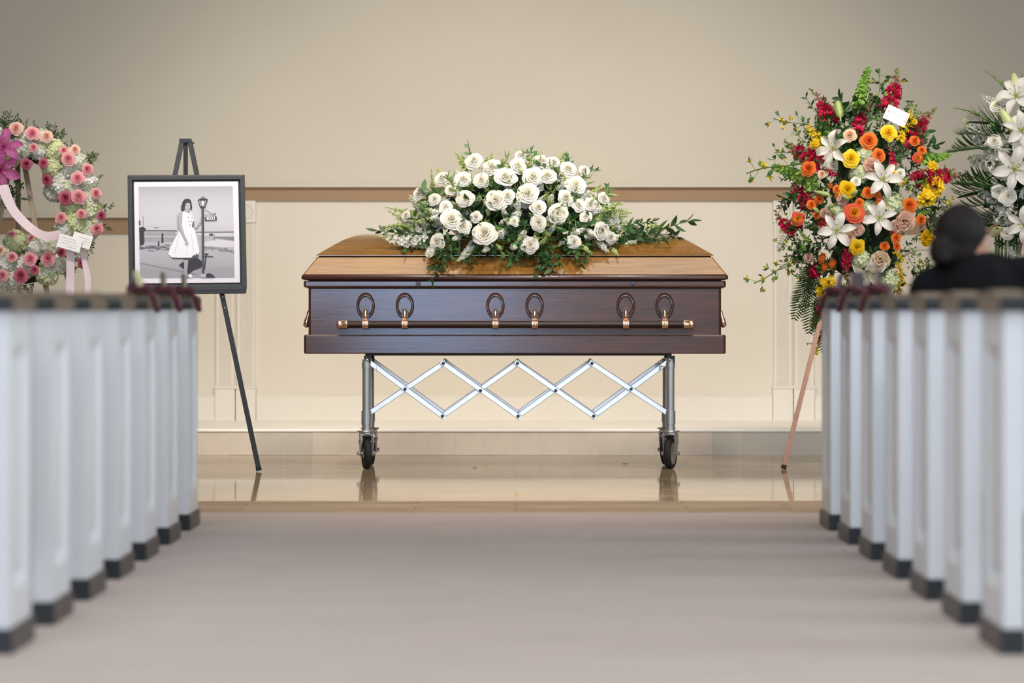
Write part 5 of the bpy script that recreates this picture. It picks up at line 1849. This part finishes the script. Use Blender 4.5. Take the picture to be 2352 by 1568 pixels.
cpos = P(2059, 266, 0.04)
card('gift_card', cpos, 0.118, 0.074, math.radians(25), [(0.14, -0.28, 0.30), (-0.02, -0.05, 0.12)], 'white card with printed flowers stuck in the bright standing spray', True)
span(bsp, 'card_pick', MB().tube([(0, 0, 0), (0, 0, 1)], 0.012, 5).mesh('pick', M_stem), P(2030, 330, 0.06), cpos + Vector((-0.02, 0.004, -0.02)))

# ------------------------------------------------------------------ white standing spray at the far right
rc = random.Random(41)
WS_Y = 0.25
wsp = thing('white_standing_spray', (P(2375, 400, WS_Y).x, WS_Y, 0.9), 'standing spray of white lilies, roses and palm fronds at the right edge', 'flower spray')


def ws_pt(x, y, lift=0.0):
    u, v = (x - 2385) / 140.0, (400 - y) / 215.0
    q = max(0.0, 1 - u * u - v * v)
    return P(x, y, WS_Y - (0.2 + lift) * math.sqrt(q)), Vector((u * 0.8, -math.sqrt(q) - 0.5, v * 0.8))


lumpy('foliage_core', P(2395, 400, WS_Y + 0.06), 0.16, 0.07, 0.32, M_moss, wsp, seed=8)
WSR = [(2293, 248, 40), (2285, 328, 38), (2343, 341, 44), (2315, 452, 40), (2293, 441, 32), (2314, 535, 34), (2345, 285, 40), (2380, 480, 40), (2400, 330, 40), (2420, 420, 40), (2395, 250, 36), (2370, 560, 36), (2440, 500, 36)]
for x, y, d in WSR:
    p, n = ws_pt(x, y, 0.03)
    put(wsp, 'rose', ROSE['white'][rc.randrange(3)], p, n + Vector((rc.uniform(-.4, .4), -0.5, rc.uniform(-.1, .4))), d * 1.1 / S(p.y), rg=rc)
for x, y, s, d, sp in [(2336, 222, 52, (-0.3, -0.8, 0.5), 0.2), (2346, 300, 50, (0.1, -0.9, 0.2), 0.7), (2330, 388, 58, (-0.1, -0.9, 0.0), 0.25), (2352, 515, 46, (-0.2, -0.9, 0.0), 0.5), (2420, 300, 50, (0.5, -0.8, 0.2), 0.3), (2430, 450, 50, (0.5, -0.8, -0.1), 0.1)]:
    p, n = ws_pt(x, y, 0.07)
    lily(wsp, p, d, s / S(p.y), 'white', sp, rg=rc)
for x0, y0, x1, y1 in [(2312, 245, 2252, 220), (2310, 350, 2195, 308), (2310, 380, 2210, 345), (2320, 360, 2282, 330), (2310, 290, 2282, 270), (2325, 370, 2290, 350), (2320, 490, 2250, 440), (2320, 500, 2240, 475), (2300, 500, 2330, 470), (2345, 460, 2350, 430),
                       (2300, 440, 2275, 395), (2320, 440, 2290, 420), (2330, 500, 2300, 520), (2340, 600, 2310, 560), (2345, 640, 2330, 590), (2340, 270, 2345, 240), (2380, 260, 2390, 200), (2420, 380, 2480, 360), (2420, 450, 2490, 470), (2320, 400, 2250, 385)]:
    a, _ = ws_pt(x0, y0, 0.02)
    b, _ = ws_pt(x1, y1, 0.04)
    span(wsp, 'stock_stem', rc.choice(STOCK), a, b, rg=rc, fat=1.1)
for x0, y0, x1, y1 in [(2325, 340, 2186, 320), (2325, 330, 2215, 268), (2335, 430, 2200, 425), (2330, 470, 2196, 455), (2330, 440, 2205, 395), (2390, 240, 2400, 170), (2420, 330, 2560, 280), (2420, 430, 2560, 440), (2325, 300, 2240, 250), (2330, 500, 2225, 500)]:
    a, _ = ws_pt(x0, y0, -0.02)
    b, _ = ws_pt(x1, y1, 0.0)
    b.y -= 0.05
    span(wsp, 'palm_frond', rc.choice(PALM), a, b, spin=rc.uniform(-0.5, 0.5), rg=rc)
M_glad = mat('gladiolus_green', '#7f9a52', 0.5, var=0.2, vscale=8)
GLAD = spike([M_glad, M_glad, M_glad, M_stem], 'gladiolus_buds', n=11, seed=3, size=0.07, bend=0.1, open_to=0.0, spread=0.02)
for x0, y0, x1, y1 in [(2322, 225, 2272, 158), (2285, 290, 2197, 245)]:
    a, _ = ws_pt(x0, y0, 0.04)
    b, _ = ws_pt(x1, y1, 0.04)
    span(wsp, 'gladiolus', GLAD, a, b, rg=rc, fat=1.6)
for x0, y0, x1, y1 in [(2340, 215, 2328, 168), (2330, 300, 2298, 250), (2300, 525, 2276, 540)]:
    a, _ = ws_pt(x0, y0, 0.09)
    b, _ = ws_pt(x1, y1, 0.09)
    span(wsp, 'lily_bud', LBUDP, a, b, rg=rc, fat=1.0)
for i in range(130):
    u, v = rc.uniform(-1, 0.7), rc.uniform(-1, 1)
    if u * u + v * v > 1:
        continue
    b, n = ws_pt(2385 + u * 115, 400 - v * 195, -0.01)
    a = b + Vector((0, 0.12, -0.05))
    span(wsp, 'leafy_stem', rc.choice(rc.choice((RUSD, RUSD, OLID, RUSC))), a, b + Vector((rc.uniform(-.05, .05), 0, rc.uniform(-.03, .05))), rg=rc, fat=1.1)
for x in (2285, 2292, 2300, 2309, 2317, 2325, 2333):
    a, b = P(x + rc.uniform(-3, 3), 540, 0.22), P(x + rc.uniform(-4, 4), 690, 0.24)
    MB().tube([a, b], 0.006, 6).obj('bare_stem', M_stem, wsp)
st2 = thing('white_spray_stand', (P(2375, 700, 0.25).x, 0.3, 0), 'wooden tripod stand carrying the white lily spray at the right edge', 'stand')
top_ = P(2385, 330, WS_Y + 0.14)
for f_ in (P(2250, 1077, 0.05), P(2530, 1077, 0.05), Vector((P(2375, 700, 0.6).x, 0.8, 0.0))):
    f_.z = 0.006
    MB().bar(f_, top_, 0.0235, 0.014, (0, 1, 0)).obj('leg', M_cop, st2, bevel=0.002)

# ------------------------------------------------------------------ pink and white wreath at the left
rd = random.Random(51)
W_Y = 0.22
WC = (40, 478)
wre = thing('wreath', P(WC[0], WC[1], W_Y), 'round wreath of pink roses and white hydrangeas with pink lilies', 'wreath')
RM, RT = 143.0, 52.0


def wr_pt(x, y, lift=0.0):
    dx, dy = x - WC[0], y - WC[1]
    r = math.hypot(dx, dy)
    k = (r - RM) / (RT + 8)
    q = math.sqrt(max(0.02, 1 - k * k))
    return P(x, y, W_Y - (0.10 + lift) * q), Vector((dx / max(r, 1) * k * 0.9, -q - 0.3, -dy / max(r, 1) * k * 0.9))


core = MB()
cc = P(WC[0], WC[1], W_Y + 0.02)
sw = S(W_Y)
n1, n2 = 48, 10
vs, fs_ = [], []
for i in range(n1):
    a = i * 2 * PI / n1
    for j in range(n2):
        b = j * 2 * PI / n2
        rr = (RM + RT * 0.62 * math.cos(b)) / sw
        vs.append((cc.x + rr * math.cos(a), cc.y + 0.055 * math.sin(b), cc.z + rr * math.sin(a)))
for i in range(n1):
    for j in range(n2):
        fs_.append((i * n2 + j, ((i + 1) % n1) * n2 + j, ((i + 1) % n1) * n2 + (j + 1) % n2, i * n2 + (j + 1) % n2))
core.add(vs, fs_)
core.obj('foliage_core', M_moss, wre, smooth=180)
HYW = [(50, 339, 46, 'w'), (90, 344, 42, 'w'), (174, 372, 44, 'w'), (160, 392, 40, 'w'), (140, 425, 52, 'w'), (196, 420, 46, 'w'), (123, 440, 42, 'w'), (168, 440, 46, 'w'), (202, 456, 40, 'w'), (20, 344, 42, 'w'), (123, 345, 48, 'g'), (118, 383, 44, 'g'),
       (163, 473, 46, 'g'), (206, 482, 48, 'g'), (174, 510, 52, 'g'), (200, 530, 44, 'w'), (36, 558, 52, 'g'), (112, 563, 48, 'w'), (85, 572, 42, 'w'), (56, 613, 46, 'w'), (107, 628, 50, 'g'), (130, 605, 44, 'w'), (14, 605, 44, 'w'), (150, 528, 44, 'w'),
       (178, 575, 46, 'w'), (60, 320, 38, 'w'), (150, 358, 38, 'g'), (95, 318, 40, 'w'), (30, 638, 44, 'w'), (155, 560, 40, 'w'), (215, 510, 36, 'g')]
for k in range(20):                                 # the rest of the ring, mostly left of the frame
    a = math.radians(100 + k * 8.2)
    rr = RM + (26 if k % 2 else -24)
    HYW.append((WC[0] + rr * math.cos(a), WC[1] - rr * math.sin(a), 50, 'w' if k % 3 else 'g'))
for x, y, d, c in HYW:
    p, n = wr_pt(x, y, 0.0)
    put(wre, 'hydrangea', rd.choice(HYD['white' if c == 'w' else 'green']), p + Vector((0, 0.02, 0)), n, d * 1.15 / S(p.y), rg=rd)
WRR = [(38, 298, 34, 'peach'), (74, 309, 32, 'pink'), (77, 339, 22, 'pink'), (62, 375, 29, 'deep_pink'), (101, 374, 22, 'deep_pink'), (146, 346, 22, 'pink'), (171, 345, 24, 'peach'), (157, 366, 30, 'pink'), (199, 389, 29, 'pink'), (178, 410, 30, 'pink'),
       (111, 412, 26, 'deep_pink'), (153, 454, 32, 'deep_pink'), (181, 452, 33, 'pink'), (219, 445, 25, 'pink'), (187, 491, 22, 'pink'), (142, 501, 26, 'pink'), (222, 525, 27, 'pink'), (231, 494, 20, 'deep_pink'), (143, 580, 24, 'deep_pink'),
       (112, 594, 33, 'pink'), (70, 596, 32, 'pink'), (28, 592, 26, 'pink'), (80, 620, 24, 'deep_pink'), (49, 633, 32, 'deep_pink'), (7, 632, 27, 'pink'), (188, 601, 28, 'deep_pink'), (74, 552, 22, 'pink'), (28, 542, 22, 'pink'), (108, 315, 27, 'peach'), (2, 577, 24, 'peach')]
for k in range(12):
    a = math.radians(112 + k * 12.5)
    rr = RM + (12, -28, 34)[k % 3]
    WRR.append((WC[0] + rr * math.cos(a), WC[1] - rr * math.sin(a), 29, ('pink', 'deep_pink', 'peach')[k % 3]))
for x, y, d, c in WRR:
    p, n = wr_pt(x, y, 0.055)
    put(wre, 'rose', ROSE[c][rd.randrange(3)], p, n + Vector((rd.uniform(-.25, .25), -0.6, rd.uniform(-.2, .2))), d * 1.14 / S(p.y), rg=rd)
for x, y, s, d, sp in [(6, 338, 50, (0.25, -0.8, 0.3), 0.2), (4, 392, 52, (0.25, -0.8, -0.1), 0.7), (-30, 360, 48, (-0.3, -0.8, 0.2), 0.3)]:
    p, n = wr_pt(x, y, 0.12)
    p.y = W_Y - 0.20
    lily(wre, p, d, s / S(p.y), 'pink', sp, rg=rd)
for k in range(120):
    a = rd.uniform(-PI, PI)
    outer = rd.random() < 0.68
    r0 = RM + (RT * 0.55 if outer else -RT * 0.5)
    r1 = r0 + (rd.uniform(16, 40) if outer else -rd.uniform(14, 30))
    a2 = a + rd.uniform(-0.22, 0.22)
    b0 = P(WC[0] + r0 * math.cos(a), WC[1] - r0 * math.sin(a), W_Y + 0.01)
    b1 = P(WC[0] + r1 * math.cos(a2), WC[1] - r1 * math.sin(a2), W_Y + rd.uniform(-0.04, 0.03))
    span(wre, 'leafy_stem', rd.choice(rd.choice((OLIV, OLIV, OLID))), b0, b1, rg=rd, fat=1.25)
for x0, y0, x1, y1 in [(20, 420, 45, 440), (10, 430, 30, 470), (15, 440, 5, 480), (30, 410, 55, 425), (10, 285, 0, 270)]:
    span(wre, 'leafy_stem', rd.choice(RUSD), P(x0, y0, W_Y), P(x1, y1, W_Y - 0.02), rg=rd, fat=1.5)
# blush ribbon: a band swept across the ring, with two hanging tails
M_rib = mat('blush_ribbon', '#e6cfd6', 0.38, var=0.06, vscale=10, sheen=0.4)
M_rib2 = mat('blush_ribbon_edge', '#d9c2cb', 0.4)


def ribbon(pts, wid, nm):
    """pts = [(x px, y px, Y, angle of the width direction)]"""
    mb = MB()
    n = 6
    P_ = []
    for i in range(len(pts) - 1):
        for k in range(n):
            t = k / n
            p0, p1, p2, p3 = pts[max(i - 1, 0)], pts[i], pts[i + 1], pts[min(i + 2, len(pts) - 1)]
            P_.append([0.5 * (2 * p1[j] + (p2[j] - p0[j]) * t + (2 * p0[j] - 5 * p1[j] + 4 * p2[j] - p3[j]) * t * t + (3 * p1[j] - p0[j] - 3 * p2[j] + p3[j]) * t ** 3) for j in range(4)])
    P_.append(list(pts[-1]))
    v = []
    for x, y, Y, a in P_:
        c = P(x, y, Y)
        d = Vector((math.cos(a), 0.25 * math.sin(a * 2), math.sin(a))) * (wid / 2)
        v += [c - d, c + d, c + d + Vector((0, 0.0008, 0)), c - d + Vector((0, 0.0008, 0))]
    f = []
    for i in range(len(P_) - 1):
        for k in range(4):
            a_, b_ = i * 4 + k, i * 4 + (k + 1) % 4
            f.append((a_, b_, b_ + 4, a_ + 4))
    f += [(0, 1, 2, 3), (len(v) - 1, len(v) - 2, len(v) - 3, len(v) - 4)]
    mb.add(v, f)
    return mb.obj(nm, M_rib, wre, smooth=60)


ribbon([(4, 425, -0.01, 0.15), (15, 455, -0.02, 0.3), (38, 492, -0.02, 0.75), (72, 525, -0.02, 1.2), (105, 542, -0.03, 1.5), (140, 538, -0.04, 1.75)], 0.045, 'ribbon')
ribbon([(12, 425, 0.0, 0.2), (28, 470, 0.0, 0.6), (55, 512, 0.0, 1.0), (95, 540, -0.02, 1.3)], 0.03, 'ribbon')
ribbon([(160, 560, -0.03, 0.05), (162, 600, -0.02, 0.0), (161, 650, -0.01, 0.03), (162, 720, -0.01, 0.0)], 0.041, 'ribbon_tail')
ribbon([(190, 560, -0.01, -0.3), (194, 600, 0.0, -0.1), (202, 645, 0.0, 0.1), (198, 720, 0.0, -0.2)], 0.03, 'ribbon_tail')
card('sympathy_card', P(160, 558, -0.07), 0.118, 0.068, math.radians(16), [(0.28, -0.36, 0.25), (0.08, -0.40, 0.34), (-0.12, -0.36, 0.36), (-0.3, -0.1, 0.3)], 'front one of two white handwritten cards on the wreath ribbon')
card('sympathy_card', P(188, 552, -0.055), 0.098, 0.066, math.radians(17), [(0.2, -0.2, 0.4), (0.0, -0.2, 0.42), (-0.2, 0.0, 0.4)], 'rear one of two white handwritten cards, half covered, on the wreath ribbon')
# easel of the wreath
M_pine = mat('pale_stand_wood', '#a39079', 0.6, var=0.2, vscale=8, stretch=(6, 6, 0.6))
st3 = thing('wreath_stand', (P(40, 700, 0.3).x, 0.3, 0), 'pale wooden tripod stand behind the pink wreath', 'stand')
tp = P(40, 300, W_Y + 0.10)
for a_, b_ in ((P(48, 330, W_Y + 0.10), P(178, 1080, 0.05)), (P(32, 330, W_Y + 0.10), P(-110, 1080, 0.05)), (tp, Vector((P(40, 700, 0.7).x, 0.85, 0.0)))):
    b_.z = 0.006
    MB().bar(b_, a_, 0.026, 0.016, (0, 1, 0)).obj('leg', M_pine, st3, bevel=0.002)
MB().bar(P(-20, 600, W_Y + 0.09), P(100, 600, W_Y + 0.09), 0.025, 0.014, (0, 1, 0)).obj('crossbar', M_pine, st3)

# fallen petals on the polished floor
for i, (x, y, m, lb) in enumerate([(1645, 1086, M_ye, 'fallen yellow petal on the floor by the right caster'), (1178, 1137, M_ye2, 'fallen yellow leaf on the floor in front of the casket'), (1430, 1066, M_lfd, 'dark leaf scrap on the floor behind the right caster'),
                                   (1085, 1074, M_lfo, 'olive leaf scrap on the floor beneath the casket middle')]):
    d_ = FPX * CAM_H / (y - VY) - CAM_D
    mb = MB()
    leaf_into(mb, (0, 0, 0.002), (1, 0.3, 0.1), (0, 0, 1), 0.028, 0.016, 0, 0.4, 0.15)
    o = link('fallen_petal', mb.mesh('fallen_petal', m, smooth=60), None, (P(x, y, d_).x, d_, 0.0))
    tag(o, lb, 'petal', 'bits fallen on the floor')
